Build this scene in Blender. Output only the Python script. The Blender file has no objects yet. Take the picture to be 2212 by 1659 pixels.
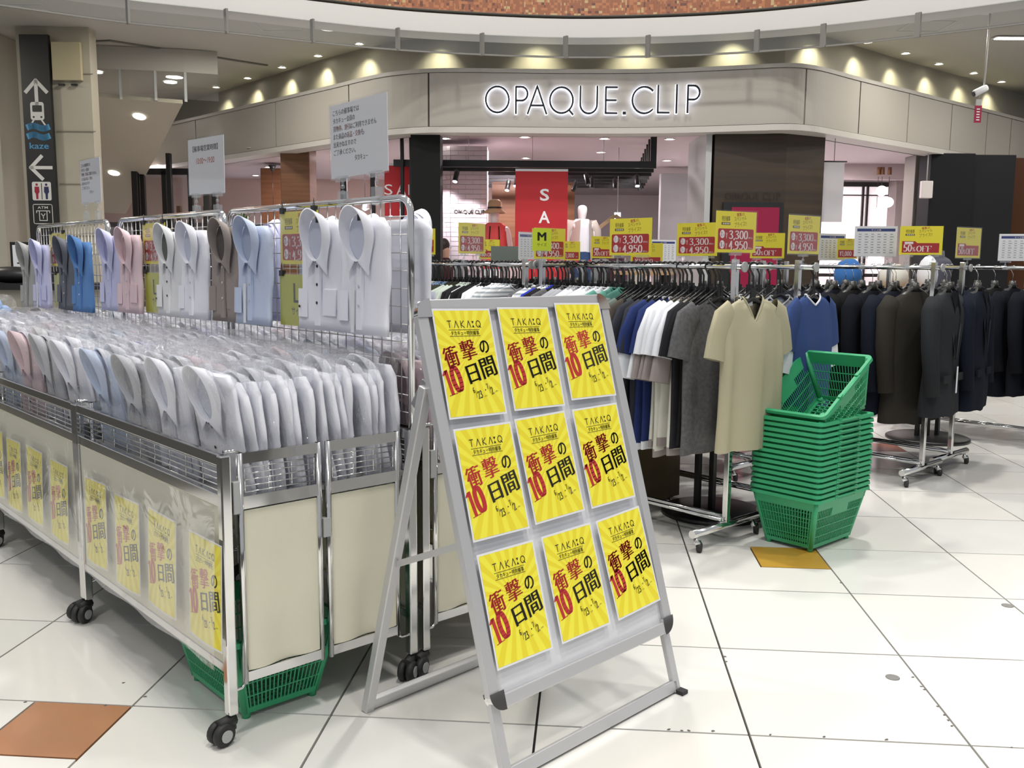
import bpy, math, random
from mathutils import Vector, Matrix
random.seed(7)
SC = bpy.context.scene
COL = bpy.data.collections.new('mall_scene'); SC.collection.children.link(COL)
PI = math.pi
H = 1.313
# Q: metres right of / in front of the viewpoint -> world (X runs across the bins, Y runs along them)
def Q(a, b, z=0.0):
    a += .765; b -= 2.43
    return Vector((a*.7405+b*.672, -a*.672+b*.7405, z))
def Qdir(a, b):
    return Vector((a*.7405+b*.672, -a*.672+b*.7405, 0)).normalized()
# ---------------------------------------------------------------- camera
cam = bpy.data.cameras.new('camera'); co = bpy.data.objects.new('camera', cam); COL.objects.link(co)
cam.sensor_width = 36; cam.lens = 36*2016/2212; cam.clip_start = .05; cam.clip_end = 200
pt, ro = .12957, -.00738
fwd = Vector((0, math.cos(pt), -math.sin(pt))); dn = Vector((0, -math.sin(pt), -math.cos(pt))); rt = Vector((1, 0, 0))
r2 = rt*math.cos(ro)+dn*math.sin(ro); d2 = -rt*math.sin(ro)+dn*math.cos(ro)
def vv(w): return Vector((w.x*.7405+w.y*.672, -w.x*.672+w.y*.7405, w.z))
cols = [vv(r2), -vv(d2), -vv(fwd)]
mw = Matrix.Identity(4)
for i, c in enumerate(cols):
    for j in range(3): mw[j][i] = c[j]
p = Q(0, 0, H)
for j in range(3): mw[j][3] = p[j]
co.matrix_world = mw
SC.camera = co
# ---------------------------------------------------------------- world, exposure, hall and fill lights
w = bpy.data.worlds.new('hall'); SC.world = w; w.use_nodes = True
w.node_tree.nodes['Background'].inputs[0].default_value = (.93, .95, 1, 1)
w.node_tree.nodes['Background'].inputs[1].default_value = .46
SC.view_settings.view_transform = 'Standard'; SC.view_settings.look = 'None'
SC.view_settings.exposure = 0.0; SC.view_settings.gamma = 1; SC.view_settings.use_curve_mapping = False
SC.cycles.transparent_max_bounces = 20; SC.cycles.max_bounces = 8; SC.cycles.caustics_reflective = False; SC.cycles.caustics_refractive = False
def area(name, loc, power, size, col=(1, .96, .9), rot=(0, 0, 0), sy=None):
    l = bpy.data.lights.new(name, 'AREA'); l.energy = power; l.color = col; l.size = size; l.shape = 'DISK'
    if sy: l.shape = 'RECTANGLE'; l.size_y = sy
    o = bpy.data.objects.new(name, l); COL.objects.link(o); o.location = loc; o.rotation_euler = rot; return o
def spot(name, loc, power, ang, col=(1, .93, .8), r=.03, blend=.8, to=None):
    l = bpy.data.lights.new(name, 'SPOT'); l.energy = power; l.color = col; l.spot_size = ang; l.spot_blend = blend; l.shadow_soft_size = r
    o = bpy.data.objects.new(name, l); COL.objects.link(o); o.location = loc
    if to is not None: o.rotation_euler = (Vector(to)-Vector(loc)).to_track_quat('-Z', 'Y').to_euler()
    return o
for a, b, e, sz in ((2.2, 6.4, 290, .5), (-1.0, 7.2, 215, .5), (4.2, 3.2, 165, .5), (-4.5, 4.5, 140, .5), (-2.4, 4.4, 95, .4), (.5, 1.5, 185, .6), (-2.5, -2.0, 165, .9), (3.0, -2.5, 150, .9)):  # the fifth is an added fill that brightens the shirts in the bins
    area('hall_lamp', Q(a, b, 8.2), e, sz)
# ---------------------------------------------------------------- helpers
_mats = {}
def mat(name, col, rough=.6, metal=0., emit=0., bump=0., bscale=200, var=0., vscale=8, coat=0., spec=.5, trans=0.):
    if name in _mats: return _mats[name]
    m = bpy.data.materials.new(name); m.use_nodes = True; nt = m.node_tree; b = nt.nodes['Principled BSDF']
    b.inputs['Base Color'].default_value = (*col, 1); b.inputs['Roughness'].default_value = rough; b.inputs['Metallic'].default_value = metal
    b.inputs['Specular IOR Level'].default_value = spec
    if coat: b.inputs['Coat Weight'].default_value = coat; b.inputs['Coat Roughness'].default_value = .08
    if emit: b.inputs['Emission Color'].default_value = (*col, 1); b.inputs['Emission Strength'].default_value = emit
    if trans: b.inputs['Transmission Weight'].default_value = trans
    if bump or var:
        tc = nt.nodes.new('ShaderNodeTexCoord')
    if var:
        n = nt.nodes.new('ShaderNodeTexNoise'); n.inputs['Scale'].default_value = vscale; n.inputs['Detail'].default_value = 5
        nt.links.new(tc.outputs['Object'], n.inputs['Vector'])
        mx = nt.nodes.new('ShaderNodeMix'); mx.data_type = 'RGBA'
        mx.inputs[6].default_value = (*[c*(1-var) for c in col], 1); mx.inputs[7].default_value = (*[min(1, c*(1+var)) for c in col], 1)
        nt.links.new(n.outputs['Fac'], mx.inputs[0]); nt.links.new(mx.outputs[2], b.inputs['Base Color'])
    if bump:
        n2 = nt.nodes.new('ShaderNodeTexNoise'); n2.inputs['Scale'].default_value = bscale; n2.inputs['Detail'].default_value = 3
        nt.links.new(tc.outputs['Object'], n2.inputs['Vector'])
        bp = nt.nodes.new('ShaderNodeBump'); bp.inputs['Strength'].default_value = bump; bp.inputs['Distance'].default_value = .01
        nt.links.new(n2.outputs['Fac'], bp.inputs['Height']); nt.links.new(bp.outputs['Normal'], b.inputs['Normal'])
    _mats[name] = m; return m
def film(name, tint=(1, 1, 1), refl=.12, rough=.08, bump=.5, bscale=30, milk=0.):
    if name in _mats: return _mats[name]
    m = bpy.data.materials.new(name); m.use_nodes = True; nt = m.node_tree; nt.nodes.clear()
    out = nt.nodes.new('ShaderNodeOutputMaterial'); t = nt.nodes.new('ShaderNodeBsdfTransparent'); t.inputs[0].default_value = (*tint, 1)
    g = nt.nodes.new('ShaderNodeBsdfGlossy'); g.inputs['Roughness'].default_value = rough
    fr = nt.nodes.new('ShaderNodeLayerWeight'); fr.inputs[0].default_value = .25
    mth = nt.nodes.new('ShaderNodeMath'); mth.operation = 'MULTIPLY_ADD'; mth.inputs[1].default_value = .22; mth.inputs[2].default_value = refl; mth.use_clamp = True
    nt.links.new(fr.outputs['Fresnel'], mth.inputs[0])
    mx = nt.nodes.new('ShaderNodeMixShader'); nt.links.new(mth.outputs[0], mx.inputs[0])
    src = t
    if milk:
        d = nt.nodes.new('ShaderNodeBsdfDiffuse'); d.inputs[0].default_value = (.85, .86, .9, 1)
        m2 = nt.nodes.new('ShaderNodeMixShader'); m2.inputs[0].default_value = milk
        nt.links.new(t.outputs[0], m2.inputs[1]); nt.links.new(d.outputs[0], m2.inputs[2]); src = m2
    nt.links.new(src.outputs[0], mx.inputs[1]); nt.links.new(g.outputs[0], mx.inputs[2]); nt.links.new(mx.outputs[0], out.inputs[0])
    if bump:
        tc = nt.nodes.new('ShaderNodeTexCoord'); n = nt.nodes.new('ShaderNodeTexNoise'); n.inputs['Scale'].default_value = bscale; n.inputs['Detail'].default_value = 2
        n.inputs['Distortion'].default_value = 1.5
        nt.links.new(tc.outputs['Object'], n.inputs['Vector']); b = nt.nodes.new('ShaderNodeBump'); b.inputs['Strength'].default_value = bump; b.inputs['Distance'].default_value = .02
        nt.links.new(n.outputs['Fac'], b.inputs['Height']); nt.links.new(b.outputs[0], g.inputs['Normal'])
    _mats[name] = m; return m
class MB:
    def __init__(s): s.v = []; s.f = []; s.mi = []; s.sm = []
    def add(s, vs, fs, m=0, sm=False, M=None):
        k = len(s.v)
        s.v += [tuple(M @ Vector(q)) for q in vs] if M is not None else [tuple(q) for q in vs]
        for f in fs: s.f.append([i+k for i in f]); s.mi.append(m); s.sm.append(sm)
        return s
    def box(s, x0, x1, y0, y1, z0, z1, m=0, M=None):
        vs = [(x, y, z) for x in (x0, x1) for y in (y0, y1) for z in (z0, z1)]
        return s.add(vs, [(0, 1, 3, 2), (4, 6, 7, 5), (0, 4, 5, 1), (2, 3, 7, 6), (0, 2, 6, 4), (1, 5, 7, 3)], m, False, M)
    def bar(s, p, q, w, t, n=(0, 0, 1), m=0):  # rectangular bar p->q, width w across, thickness t along n
        p = Vector(p); q = Vector(q); d = (q-p).normalized(); n = Vector(n); n = (n-d*n.dot(d)).normalized(); x = d.cross(n)*(w/2); y = n*(t/2)
        vs = [p-x-y, p+x-y, p+x+y, p-x+y, q-x-y, q+x-y, q+x+y, q-x+y]
        return s.add(vs, [(0, 3, 2, 1), (4, 5, 6, 7), (0, 1, 5, 4), (1, 2, 6, 5), (2, 3, 7, 6), (3, 0, 4, 7)], m)
    def tube(s, pts, r, n=8, closed=False, m=0, cap=True, M=None, flat=1.):
        pts = [Vector(q) for q in pts]; N = len(pts); rs = r if isinstance(r, (list, tuple)) else [r]*N
        vs = []; up = None
        for i, q in enumerate(pts):
            a = pts[i-1] if (i > 0 or closed) else q; b = pts[(i+1) % N] if (i < N-1 or closed) else q
            d = (b-a).normalized()
            if up is None: up = Vector((0, 0, 1)) if abs(d.z) < .9 else Vector((1, 0, 0))
            x = d.cross(up)
            if x.length < 1e-5: x = d.cross(Vector((0, 1, 0)))
            x.normalize(); up = x.cross(d).normalized()
            for j in range(n):
                t = 2*PI*j/n; vs.append(q+x*math.cos(t)*rs[i]+up*math.sin(t)*rs[i]*flat)
        fs = []
        for i in range(N if closed else N-1):
            for j in range(n):
                a = i*n+j; b = i*n+(j+1) % n; i2 = (i+1) % N; fs.append((a, b, i2*n+(j+1) % n, i2*n+j))
        s.add(vs, fs, m, True, M)
        if cap and not closed:
            k = len(s.v)-len(vs); s.f.append([k+j for j in range(n)][::-1]); s.mi.append(m); s.sm.append(False)
            k2 = k+(N-1)*n; s.f.append([k2+j for j in range(n)]); s.mi.append(m); s.sm.append(False)
        return s
    def lathe(s, prof, n=20, m=0, M=None, cap=True):
        vs = [(r*math.cos(2*PI*j/n), r*math.sin(2*PI*j/n), z) for r, z in prof for j in range(n)]
        fs = [(i*n+j, i*n+(j+1) % n, (i+1)*n+(j+1) % n, (i+1)*n+j) for i in range(len(prof)-1) for j in range(n)]
        s.add(vs, fs, m, True, M)
        if cap:
            k = len(s.v)-len(vs)
            s.f.append([k+j for j in range(n)][::-1]); s.mi.append(m); s.sm.append(False)
            k += (len(prof)-1)*n; s.f.append([k+j for j in range(n)]); s.mi.append(m); s.sm.append(False)
        return s
    def prism(s, poly, z0, z1, m=0, M=None):
        n = len(poly); vs = [(x, y, z0) for x, y in poly]+[(x, y, z1) for x, y in poly]
        fs = [tuple(range(n))[::-1], tuple(range(n, 2*n))]+[(i, (i+1) % n, n+(i+1) % n, n+i) for i in range(n)]
        return s.add(vs, fs, m, False, M)
    def strip(s, pts, z0, z1, t=.05, m=0):  # upright band along plan polyline, thickness t to its left
        P = [Vector((q[0], q[1], 0)) for q in pts]; vs = []
        for i, q in enumerate(P):
            a = P[max(0, i-1)]; b = P[min(len(P)-1, i+1)]; d = (b-a).normalized(); nn = Vector((-d.y, d.x, 0))*t
            vs += [(q.x, q.y, z0), (q.x, q.y, z1), (q.x+nn.x, q.y+nn.y, z1), (q.x+nn.x, q.y+nn.y, z0)]
        fs = [(0, 1, 2, 3), tuple(4*(len(P)-1)+j for j in (3, 2, 1, 0))]
        for i in range(len(P)-1):
            for j in range(4): fs.append((4*i+j, 4*i+4+j, 4*i+4+(j+1) % 4, 4*i+(j+1) % 4))
        return s.add(vs, fs, m)
    def grid(s, fn, nu, nv, m=0, sm=True, closed=False, M=None):
        vs = [fn(i/(nu-1) if not closed else i/nu, j/(nv-1)) for j in range(nv) for i in range(nu)]
        fs = []
        for j in range(nv-1):
            for i in range(nu if closed else nu-1):
                i2 = (i+1) % nu; fs.append((j*nu+i, j*nu+i2, (j+1)*nu+i2, (j+1)*nu+i))
        return s.add(vs, fs, m, sm, M)
    def mesh(s, name, mats):
        me = bpy.data.meshes.new(name); me.from_pydata(s.v, [], s.f)
        for x in (mats if isinstance(mats, (list, tuple)) else [mats]): me.materials.append(x)
        me.polygons.foreach_set('material_index', s.mi); me.polygons.foreach_set('use_smooth', s.sm); me.update(); return me
    def build(s, name, mats, parent=None, loc=None, rot=None, bevel=0, **props):
        return link(name, s.mesh(name, mats), parent, loc, rot, bevel, **props)
def link(name, me, parent=None, loc=None, rot=None, bevel=0, **props):
    o = bpy.data.objects.new(name, me); COL.objects.link(o)
    if parent is not None: o.parent = parent
    if loc is not None: o.location = loc
    if rot is not None: o.rotation_euler = rot
    if bevel:
        b = o.modifiers.new('edge', 'BEVEL'); b.width = bevel; b.segments = 2; b.limit_method = 'ANGLE'
    for k, v in props.items(): o[k] = v
    return o
def thing(name, label, cat, loc=(0, 0, 0), rz=0, group=None):
    o = bpy.data.objects.new(name, None); COL.objects.link(o); o.empty_display_size = .1
    o.location = loc; o.rotation_euler = (0, 0, rz); o['label'] = label; o['category'] = cat
    if group: o['group'] = group
    return o
def struct(name, mb, mats, **k): return mb.build(name, mats, kind='structure', **k)
def own(o, m, slot=0):
    o.material_slots[slot].link = 'OBJECT'; o.material_slots[slot].material = m
def card_mat(pos, ang, tilt=0.):  # local x = reading direction, y = up, z = towards the reader
    e = Vector((math.cos(ang), math.sin(ang), 0)); n = e.cross(Vector((0, 0, 1)))
    up = Vector((0, 0, math.cos(tilt)))-n*math.sin(tilt); n = e.cross(up)
    m = Matrix.Identity(4)
    for i, c in enumerate((e, up, n)):
        for j in range(3): m[j][i] = c[j]
    for j in range(3): m[j][3] = pos[j]
    return m
ONE = ['', 'first', 'second', 'third', 'fourth', 'fifth', 'sixth', 'seventh', 'eighth', 'ninth', 'tenth', 'eleventh', 'twelfth', 'thirteenth', 'fourteenth', 'fifteenth', 'sixteenth', 'seventeenth', 'eighteenth', 'nineteenth']
TEN = ['', '', 'twenty', 'thirty', 'forty', 'fifty', 'sixty', 'seventy', 'eighty', 'ninety']
def nth(k):
    if k < 20: return ONE[k]
    return TEN[k//10][:-1]+'ieth' if k % 10 == 0 else TEN[k//10]+'-'+ONE[k % 10]
# ---------------------------------------------------------------- lettering
_tx = {}
def text2d(body, bold=0.):
    key = (body, bold)
    if key not in _tx:
        c = bpy.data.curves.new('lettering', 'FONT'); c.body = body; c.size = 1; c.resolution_u = 3; c.offset = bold
        o = bpy.data.objects.new('lettering', c); COL.objects.link(o)
        dg = bpy.context.evaluated_depsgraph_get(); me = bpy.data.meshes.new_from_object(o.evaluated_get(dg))
        vs = [(v.co.x, v.co.y) for v in me.vertices]; fs = [tuple(f.vertices) for f in me.polygons]
        bpy.data.objects.remove(o); bpy.data.meshes.remove(me); bpy.data.curves.remove(c)
        _tx[key] = (vs, fs, min(v[0] for v in vs), max(v[0] for v in vs), min(v[1] for v in vs), max(v[1] for v in vs))
    return _tx[key]
def putc(mb, body, cx, cy, w, h, z=.0006, m=0, bold=0., rot=0., heavy=0.):
    c, s = math.cos(rot), math.sin(rot)
    put(mb, body, cx-c*w/2+s*h/2, cy-s*w/2-c*h/2, w, h, z, m, bold, rot, 0., heavy)
def put(mb, body, x, y, w, h, z=.0006, m=0, bold=0., rot=0., shear=0., heavy=0.):
    """lettering fitted into the box w x h whose lower left corner is (x, y); rot turns it about that corner"""
    vs, fs, x0, x1, y0, y1 = text2d(body, bold); c, s = math.cos(rot), math.sin(rot)
    for k in ((0,) if not heavy else (-1, 0, 1)):
        out = []
        for a, b in vs:
            u = (a-x0)/(x1-x0)*w+k*heavy; v = (b-y0)/(y1-y0)*h; u += shear*v
            out.append((x+c*u-s*v, y+s*u+c*v, z))
        mb.add(out, fs, m)
def hull(P):
    P = sorted(set(P))
    def half(P):
        h = []
        for q in P:
            while len(h) > 1 and (h[-1][0]-h[-2][0])*(q[1]-h[-2][1])-(h[-1][1]-h[-2][1])*(q[0]-h[-2][0]) <= 0: h.pop()
            h.append(q)
        return h[:-1]
    return half(P)+half(P[::-1])
def ell(cx, cy, rx, ry, a0=0, a1=360, n=16): return [(cx+rx*math.cos(math.radians(a0+(a1-a0)*i/n)), cy+ry*math.sin(math.radians(a0+(a1-a0)*i/n))) for i in range(n+1)]
NIB = {'0': [ell(.2, .48, .2, .48)], '1': [[(.16, 0), (.16, .96)], [(.02, .0), (.36, .0)], [(0, .82), (.16, .96)]],
 '2': [[(0, .74), (.06, .9), (.2, .96), (.34, .88), (.37, .72), (.26, .46), (0, .02), (.4, .02), (.42, .16)]],
 '3': [[(0, .8), (.07, .93), (.2, .96), (.33, .85), (.32, .66), (.14, .52), (.32, .44), (.38, .25), (.3, .05), (.14, 0), (.0, .12)]],
 '4': [[(.26, 0), (.26, .96), (0, .28), (.44, .28)]], '5': [[(.38, .96), (.06, .95), (.03, .52), (.2, .6), (.35, .5), (.39, .28), (.3, .06), (.14, 0), (0, .1)]],
 '6': [[(.34, .87), (.22, .96), (.05, .75), (0, .4), (.05, .1), (.2, 0), (.35, .12), (.37, .34), (.24, .52), (.05, .4)]],
 '7': [[(0, .82), (0, .95), (.38, .95), (.14, 0)]], ',': [[(.02, .05), (.05, 0), (0, -.14)]],
 '%': [ell(.08, .72, .08, .2, n=10), ell(.42, .22, .08, .2, n=10), [(.4, .95), (.06, 0)]], '/': [[(.25, 1), (0, -.1)]],
 'Y': [[(0, .95), (.17, .48), (.36, .95)], [(.17, .48), (.17, 0)], [(.04, .42), (.34, .42)], [(.04, .28), (.34, .28)]],
 'O': [ell(.24, .48, .24, .48)], 'F': [[(.04, 0), (.04, .95)], [(.04, .95), (.4, .95), (.4, .8)], [(.04, .5), (.28, .5)], [(-.04, 0), (.16, 0)]]}
NIB['9'] = [[(.37-x, .96-y) for x, y in NIB['6'][0]]]
ADV = {',': .2, '1': .46, '%': .62, 'O': .62, 'F': .56, 'Y': .54, '/': .3}
def nib(mb, body, x, y, h, z=.0006, m=0, sx=1., wv=.13, hv=.03, rot=0., scales=None):
    c, s = math.cos(rot), math.sin(rot); u0 = 0
    for ch in body:
        k = (scales or {}).get(ch, 1.)
        for pl in NIB[ch]:
            for (a, b), (d, e) in zip(pl, pl[1:]):
                pts = hull([(px+i, py+j) for px, py in ((a, b), (d, e)) for i in (0, wv) for j in (0, hv)])
                vs = []
                for px, py in pts:
                    U = (u0+px*k)*sx*h; V = py*k*h; vs.append((x+c*U-s*V, y+s*U+c*V, z))
                mb.add(vs, [tuple(range(len(vs)))], m)
        u0 += ADV.get(ch, .56)*k
    return u0*sx*h
def stroke(mb, pts, w, z=.0006, m=0, z1=None):
    for (a, b), (c, d) in zip(pts, pts[1:]):
        L = math.hypot(c-a, d-b) or 1; ux, uy = (c-a)/L*w/2, (d-b)/L*w/2
        q = [(a-ux*.6-uy, b-uy*.6+ux), (a-ux*.6+uy, b-uy*.6-ux), (c+ux*.6+uy, d+uy*.6-ux), (c+ux*.6-uy, d+uy*.6+ux)]
        if z1 is None: mb.add([(X, Y, z) for X, Y in q], [(0, 1, 2, 3)], m)
        else: mb.prism(q, z, z1, m)
LET = {'O': (.97, [ell(.485, .5, .46, .47, n=36)]), 'P': (.52, [[(.03, 0), (.03, .97)]+ell(.25, .72, .24, .25, 90, -90, 12)+[(.03, .47)]]),
 'A': (.75, [[(.0, 0), (.375, 1), (.75, 0)], [(.13, .3), (.62, .3)]]), 'Q': (.97, [ell(.485, .5, .46, .47, n=36), [(.78, .16), (.95, -.02)]]),
 'U': (.73, [[(.03, 1), (.03, .36)]+ell(.365, .35, .335, .33, 180, 360, 14)+[(.7, 1)]]), 'E': (.5, [[(.48, .97), (.03, .97), (.03, .03), (.48, .03)], [(.03, .5), (.44, .5)]]),
 '.': (.1, [[(.02, .03), (.08, .03)]]), 'C': (.83, [ell(.5, .5, .47, .48, 45, 315, 26)]), 'L': (.49, [[(.03, 1), (.03, .03), (.47, .03)]]), 'I': (.06, [[(.03, 0), (.03, 1)]])}
LPOS = [('O', 0), ('P', 1.2), ('A', 1.7), ('Q', 2.56), ('U', 3.77), ('E', 4.78), ('.', 5.5), ('C', 5.83), ('L', 6.83), ('I', 7.54), ('P', 7.96)]
# ---------------------------------------------------------------- materials
CHROME = mat('chrome', (.72, .72, .71), .12, 1.); STEEL = mat('brushed_steel', (.5, .5, .5), .28, 1.); ALU = mat('silver_aluminium', (.60, .60, .61), .38, .55, bump=.02)
BLACK = mat('black_plastic', (.012, .012, .013), .35); RUBBER = mat('black_rubber', (.02, .02, .02), .6); GREYP = mat('grey_plastic', (.4, .41, .41), .45)
CREAM = mat('cream_cloth', (.70, .68, .54), .75, var=.05, vscale=3, bump=.15, bscale=500); GREEN = mat('green_plastic', (.035, .34, .15), .38, var=.06)
WHITEP = mat('white_board', (.74, .75, .78), .25); CLEAR = film('clear_plastic', (.93, .95, .95), .08, .05, 0, 1, .10)
BAG = film('polybag', (.995, .997, 1), .07, .06, 1.0, 70, .02); SHEET = film('clear_sheet', (.99, .99, .98), .02, .10, .25, 7, .17)
GLASS = film('screen_glass', (.95, .96, .95), .04, .02, 0, 1, .02)
FASC = mat('fascia_paint', (.36, .335, .30), .55); WHITEB = mat('band_paint', (.52, .51, .49), .5); DARKG = mat('dark_gap', (.03, .03, .03), .8)
CEIL = mat('ceiling_paint', (.40, .385, .35), .8); WALLB = mat('beige_wall', (.40, .37, .30), .7); LAMP = mat('lamp_glow', (1, .97, .9), emit=9.); LAMPS = mat('small_lamp_glow', (1, .95, .85), emit=25.)
YEL = mat('print_yellow', (.83, .72, .04), .4); RED = mat('print_red', (.50, .03, .03), .4); DRED = mat('panel_red', (.40, .022, .025), .4); INK = mat('print_black', (.02, .016, .01), .5)
PAPER = mat('white_paper', (.78, .79, .82), .5); PINKW = mat('print_white', (.85, .74, .74), .5); OLIVE = mat('print_olive', (.16, .12, .005), .5); NAVYI = mat('print_navy', (.03, .05, .2), .5)
LIME = mat('lime_card', (.50, .52, .02), .35); LIMEL = mat('bright_lime_card', (.66, .78, .03), .35); GREYI = mat('print_grey', (.13, .14, .18), .6)
WOODD = None
def wood(name, c1, c2, sc=1.2):
    if name in _mats: return _mats[name]
    m = mat(name, c1, .45); nt = m.node_tree; b = nt.nodes['Principled BSDF']
    tc = nt.nodes.new('ShaderNodeTexCoord'); mp = nt.nodes.new('ShaderNodeMapping'); mp.inputs['Scale'].default_value = (.6, .6, 14)
    n = nt.nodes.new('ShaderNodeTexNoise'); n.inputs['Scale'].default_value = sc; n.inputs['Detail'].default_value = 6
    cr = nt.nodes.new('ShaderNodeValToRGB'); cr.color_ramp.elements[0].color = (*c1, 1); cr.color_ramp.elements[1].color = (*c2, 1); cr.color_ramp.elements[0].position = .3; cr.color_ramp.elements[1].position = .7
    nt.links.new(tc.outputs['Object'], mp.inputs[0]); nt.links.new(mp.outputs[0], n.inputs['Vector']); nt.links.new(n.outputs['Fac'], cr.inputs[0]); nt.links.new(cr.outputs[0], b.inputs['Base Color'])
    return m
WOODD = wood('dark_wood', (.022, .013, .007), (.042, .026, .014)); WOODM = wood('warm_wood', (.12, .05, .022), (.2, .09, .04)); WOODL = wood('light_wood', (.35, .22, .12), (.45, .30, .17))
def sunburst():
    m = mat('poster_yellow', (.86, .76, .03), .35); nt = m.node_tree; b = nt.nodes['Principled BSDF']
    tc = nt.nodes.new('ShaderNodeTexCoord'); mp = nt.nodes.new('ShaderNodeMapping'); mp.inputs['Location'].default_value = (0, -.02, 0)
    g = nt.nodes.new('ShaderNodeTexGradient'); g.gradient_type = 'RADIAL'
    mu = nt.nodes.new('ShaderNodeMath'); mu.operation = 'MULTIPLY'; mu.inputs[1].default_value = 24
    fr = nt.nodes.new('ShaderNodeMath'); fr.operation = 'PINGPONG'; fr.inputs[1].default_value = .5
    cr = nt.nodes.new('ShaderNodeValToRGB'); cr.color_ramp.elements[0].position = .2; cr.color_ramp.elements[1].position = .3
    cr.color_ramp.elements[0].color = (.83, .70, .03, 1); cr.color_ramp.elements[1].color = (.90, .83, .06, 1)
    nt.links.new(tc.outputs['Object'], mp.inputs[0]); nt.links.new(mp.outputs[0], g.inputs[0]); nt.links.new(g.outputs['Fac'], mu.inputs[0]); nt.links.new(mu.outputs[0], fr.inputs[0]); nt.links.new(fr.outputs[0], cr.inputs[0]); nt.links.new(cr.outputs[0], b.inputs['Base Color'])
    return m
BURST = sunburst()
# ================================================================ SETTING
def S(pts): return [tuple(Q(a, b))[:2] for a, b in pts]
# floor of 60 cm tiles
TY = .08127; tcy, tsy = math.cos(TY), math.sin(TY)
fo = Q(.675, 2.4755); ud = Qdir(tcy, -tsy); FA = math.atan2(ud.y, ud.x)
TILEM = [mat('tile_ivory', (.74, .73, .69), .16, var=.02, vscale=1.5), mat('tile_ivory_cool', (.71, .71, .68), .16, var=.02, vscale=1.5)]
fb = MB(); fb.box(-16, 16, -12, 34, -.05, -.012)
floor = struct('floor', fb, mat('grout', (.028, .026, .024), .9)); floor.location = fo; floor.rotation_euler = (0, 0, FA)
INS = {(0, 2): (1, 1, mat('tile_amber', (.52, .30, .045), .22, var=.12, vscale=4)), (-4, -1): (1, 1, mat('tile_terracotta', (.42, .20, .10), .22, var=.15, vscale=4)),
       (1, 5): (1, 0, mat('tile_maroon', (.20, .03, .04), .22)), (2, 7): (1, 0, mat('tile_rust', (.34, .08, .04), .22))}
g = .0036
def tile_me(w=.6, d=.6):
    b = MB(); b.box(g, w-g, g, d-g, -.012, 0); return b
t_full = [tile_me().mesh('tile', m) for m in TILEM]
cells = []
for i in range(-16, 20):
    for j in range(-3, 30):
        a = .675+(i+.5)*.6*tcy+(j+.5)*.6*tsy; b = 2.4755-(i+.5)*.6*tsy+(j+.5)*.6*tcy
        if b > .9 and abs(a) < b*.60+1.0: cells.append((math.hypot(a, b-1.0), i, j))
cells.sort(); far = MB(); n = 0
for k, (dd, i, j) in enumerate(cells):
    if (i, j) in INS:
        qu, qv, m = INS[(i, j)]
        x0, y0 = i*.6, j*.6; h = .3
        L = [(g, g), (.6-g, g), (.6-g, h-g), (h-g, h-g), (h-g, .6-g), (g, .6-g)] if (qu, qv) == (1, 1) else [(g, g), (h-g, g), (h-g, h+g), (.6-g, h+g), (.6-g, .6-g), (g, .6-g)]
        b = MB(); b.prism(L, -.012, 0); b.build('tile', TILEM[0], floor, (x0, y0, 0))
        b = tile_me(h, h); b.build('tile', m, floor, (x0+h*qu, y0+h*qv, 0), label='small coloured inset tile')
    elif n < 285:
        link('tile', t_full[(i*7+j*3) % 2], floor, (i*.6, j*.6, random.uniform(-.0006, 0))); n += 1
    else: far.box(i*.6+g, i*.6+.6-g, j*.6+g, j*.6+.6-g, -.012, -.0005)
far.build('far_tiles', TILEM[0], floor, kind='stuff')
for k, (u, v) in enumerate(((.87, .70), (1.96, 1.87))):
    b = MB(); b.lathe([(.022, 0), (.022, .0015), (.019, .002)], 20)
    o = b.build('floor_cover', mat('cover_grey', (.2, .2, .19), .5)); pp = floor.matrix_basis @ Vector((u*.6, v*.6, 0)); o.location = pp
    o['label'] = 'small round grey cover set in a floor tile, %s' % ('the nearer one' if k == 0 else 'the farther one'); o['category'] = 'floor cover'
CHIPS = [(1.296, 2.854), (1.294, 2.788), (1.294, 2.766), (1.285, 2.655), (1.282, 2.601), (1.278, 2.57), (1.274, 2.537), (0.453, 2.503), (0.489, 2.498), (0.509, 2.499), (0.577, 2.497), (0.734, 2.478), (0.882, 2.468), (1.052, 2.455), (1.381, 2.417), (0.725, 3.004), (0.721, 2.964), (1.377, 3.748), (-1.446, 2.641), (-1.199, 2.622), (-1.104, 2.681), (-1.209, 2.773)]
cm = MB()
for k, (a, c) in enumerate(CHIPS):
    x, y = Q(a, c)[:2]; cm.add([(x+random.uniform(.003, .009)*math.cos(t), y+random.uniform(.003, .007)*math.sin(t), .0006) for t in (0, 1.2, 2.5, 3.8, 5.1)], [(0, 1, 2, 3, 4)])
o = cm.build('joint_chips', mat('chip_dark', (.12, .11, .10), .9), kind='stuff'); o['label'] = 'small dark chips along the edges of the floor tiles'; o['category'] = 'chips'
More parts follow.
